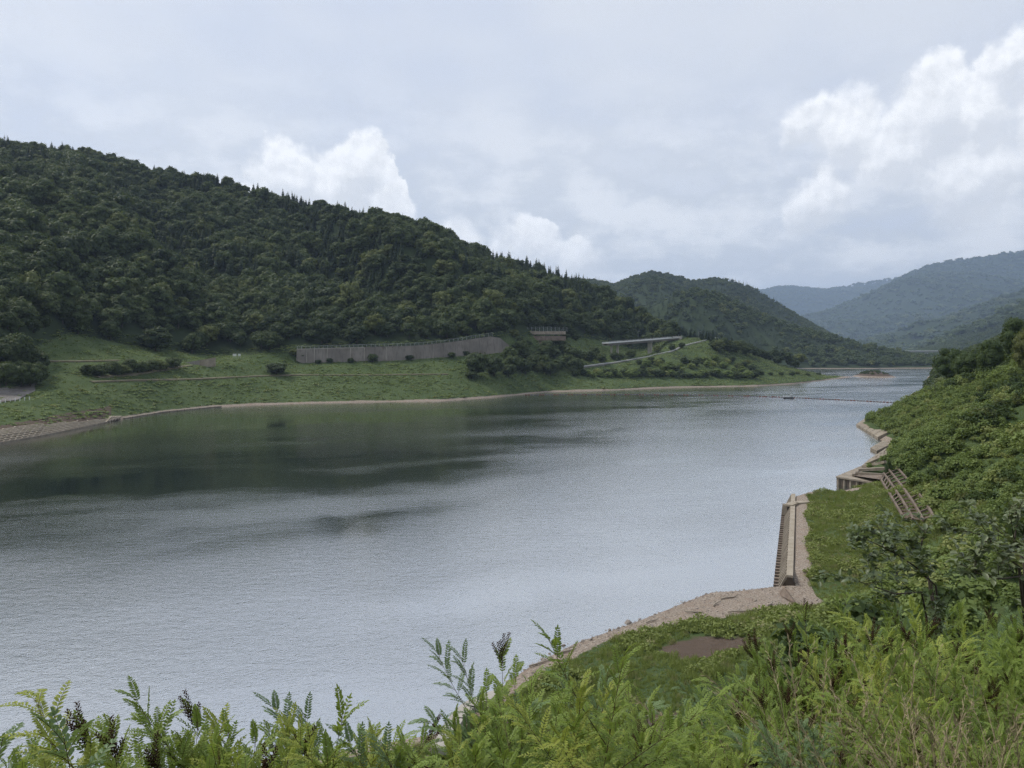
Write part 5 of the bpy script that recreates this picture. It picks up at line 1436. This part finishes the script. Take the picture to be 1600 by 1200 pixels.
X, Y = jitter(-14, 46, 5, 60, .95, 23)
Z, who, info, dd = H(X, Y, True)
rr = np.hypot(X, Y); rng = np.random.default_rng(24)
k = (who == 1) & in_view(X, Y, 1080, 1800) & (dd > 26 + 3 * fbm(X / 6, Y / 6, 95, 2)) & (rr > 8) & (rr < 46) & (rng.random(len(X)) < np.where(rr < 25, .95, .75))
X, Y, Z = X[k], Y[k], Z[k]
scatter('slope_shrubs', shrub_c, np.stack([X, Y, Z - .1], 1), rng.uniform(.65, 1.15, len(X)), 'feathery shrubs covering the steep slope below the viewpoint', None, .12)

# ------------------------------------------------------------------ small trees with dull oval leaves on the right
def oval_tree(px, py, Y, label, main, seed):
    """branches are drawn out from the root through the given photo points"""
    rg = np.random.default_rng(seed)
    x, y, z = P(px, py, Y); zg = h1(x, y)
    r = tag(empty('small_tree', (x, y, zg)), label, 'tree'); o = Vector((x, y, zg))
    bark = MB(); L = Leaves(seed)
    def grow(pts, r0, depth):
        bark.tube([loc(p, o) for p in pts], [r0 * (1 - .8 * i / (len(pts) - 1)) for i in range(len(pts))], 6)
        n_ = len(pts)
        for i in range(1, n_):
            a, b = pts[i - 1], pts[i]; d = (b - a)
            for k in range(2 if depth == 0 else (1 if rg.random() < .75 else 0)):
                q = a.lerp(b, rg.random())
                if depth < 2:
                    sd = Vector(rg.normal(0, 1, 3)) * .55 + d.normalized() * .9 + Vector((0, 0, .28)); sd.normalize()
                    ln = [.62, .28][depth] * rg.uniform(.6, 1.2)
                    sub = [q]; dv = sd.copy()
                    for _ in range(4):
                        dv = (dv + Vector(rg.normal(0, .22, 3)) + Vector((0, 0, .03))).normalized(); sub.append(sub[-1] + dv * ln / 4)
                    grow(sub, r0 * .34, depth + 1)
                if depth >= 1:
                    for _ in range(3):
                        pd = np.array(Vector(rg.normal(0, 1, 3)) + d.normalized() * .8); pd[2] = pd[2] * .4; pd /= np.linalg.norm(pd)
                        nrm = np.array([0, 0, 1.0]) + rg.normal(0, .35, 3)
                        q2 = np.array(loc(a.lerp(b, rg.random()), o)); L.leaflet(q2 + pd * .02, pd, nrm, rg.uniform(.10, .16), rg.uniform(.055, .085), float(np.clip(rg.normal(.5, .25), 0, 1)))
    for pix, r0 in main:
        pts = [o + Vector((0, 0, 0))] + [Vector(P(a, b, Y + c)) for a, b, c in pix]
        grow(pts, r0 * .62, 0)
    bark.build('branches', M['bark'], r, True)
    for nm, me in L.meshes(M['oval'], M['twig']):
        if nm == 'foliage': link(bpy.data.objects.new('leaves', me), r)
oval_tree(1500, 935, 13.5, 'small tree with dark boughs and dull oval leaves before the terrace', [([(1462, 915, 0), (1430, 885, -.3), (1395, 862, -.6), (1365, 848, -.9), (1345, 838, -1.1)], .034), ([(1450, 900, 0), (1436, 870, .3), (1442, 842, .5), (1450, 822, .6)], .035), ([(1455, 910, .2), (1420, 880, .5), (1385, 845, .8), (1370, 822, 1.0)], .03), ([(1440, 925, -.5), (1400, 928, -.8), (1360, 915, -1.0), (1335, 905, -1.1)], .03)], 901)
oval_tree(1625, 935, 12.5, 'larger oval leaved tree with dark boughs at the right edge', [([(1592, 885, 0), (1570, 868, -.2), (1545, 850, -.4), (1528, 832, -.5)], .042), ([(1600, 880, 0), (1585, 845, .3), (1590, 810, .4), (1580, 790, .5)], .045), ([(1598, 900, -.3), (1560, 905, -.6), (1525, 895, -.8), (1500, 880, -.9)], .035), ([(1605, 860, .5), (1560, 830, .8), (1540, 810, 1.0)], .035)], 902)

# ------------------------------------------------------------------ dry grass at the bottom right
def dry_grass(seed, n=34, H_=1.1):
    rg = np.random.default_rng(seed); b = MB(); hd = MB()
    for k in range(n):
        a = rg.uniform(0, 6.28); q = np.array([math.cos(a), math.sin(a), 0]) * .22 * math.sqrt(rg.random()); la = rg.uniform(0, 6.28); h_ = H_ * rg.uniform(.5, 1.1); ln = h_ * rg.uniform(.1, .55)
        pts = [tuple(q + np.array([math.cos(la) * ln * t * t, math.sin(la) * ln * t * t, h_ * (t - .18 * t ** 3 * ln / h_ * 3)])) for t in (0, .3, .6, .85, 1)]
        b.tube(pts, [.0028, .0024, .0019, .0014, .0009], 3, False)
        if rg.random() < .55:
            p, e = np.array(pts[3]), np.array(pts[4]); d = e - p; d /= np.linalg.norm(d)
            for i in range(26):
                s = p + (e - p) * i / 18; o = rg.normal(0, 1, 3) * .35 + d; o /= np.linalg.norm(o); w_ = np.cross(o, rg.normal(0, 1, 3)); w_ /= np.linalg.norm(w_) + 1e-9
                hd.add([s, s + o * .016 + w_ * .0016, s + o * .03, s + o * .016 - w_ * .0016], [(0, 1, 2, 3)])
    return b.mesh('stalks', M['straw'], True), hd.mesh('plumes', M['straw'])
DG = [dry_grass(950 + i) for i in range(4)]
def tuft(px, pytop, Y, lb, gp=None):
    x, y, zt = P(px, pytop, Y); zg = h1(x, y) - .03; a, b = DG[RND.randrange(4)]
    r = tag(empty('grass_clump', (x, y, zg), RND.uniform(0, 6.28)), lb, 'grass clump', gp); s = max(.5, (zt - zg) / 1.05); r.scale = (max(s, .9), max(s, .9), s)
    for nm, me in (('stalks', a), ('plumes', b)): tag(link(bpy.data.objects.new(nm, me), r), kind='stuff')
for i in range(8): tuft(1400 + 220 * (i + RND.random()) / 8, RND.uniform(1090, 1150), RND.uniform(2.4, 3.6), 'dry tan grass clump at the bottom right corner', 'dry grass at the bottom right corner')
for i in range(9): tuft(1180 + 420 * (i + RND.random()) / 9, RND.uniform(1020, 1110), RND.uniform(4.0, 7.5), 'dry straw coloured grass standing among the right hand shrubs', 'dry grass among the right shrubs')
# short grass under the shrubs by the camera
X, Y = jitter(-9, 16, 1.2, 14, .26, 25)
Z, who, info, dd = H(X, Y, True); k = in_view(X, Y, -300, 1900); X, Y, Z = X[k], Y[k], Z[k]
scatter('verge_grass', tuft_c, np.stack([X, Y, Z - .02], 1), np.random.default_rng(26).uniform(.5, 1.1, len(X)), 'short green grass under the shrubs on the near verge')
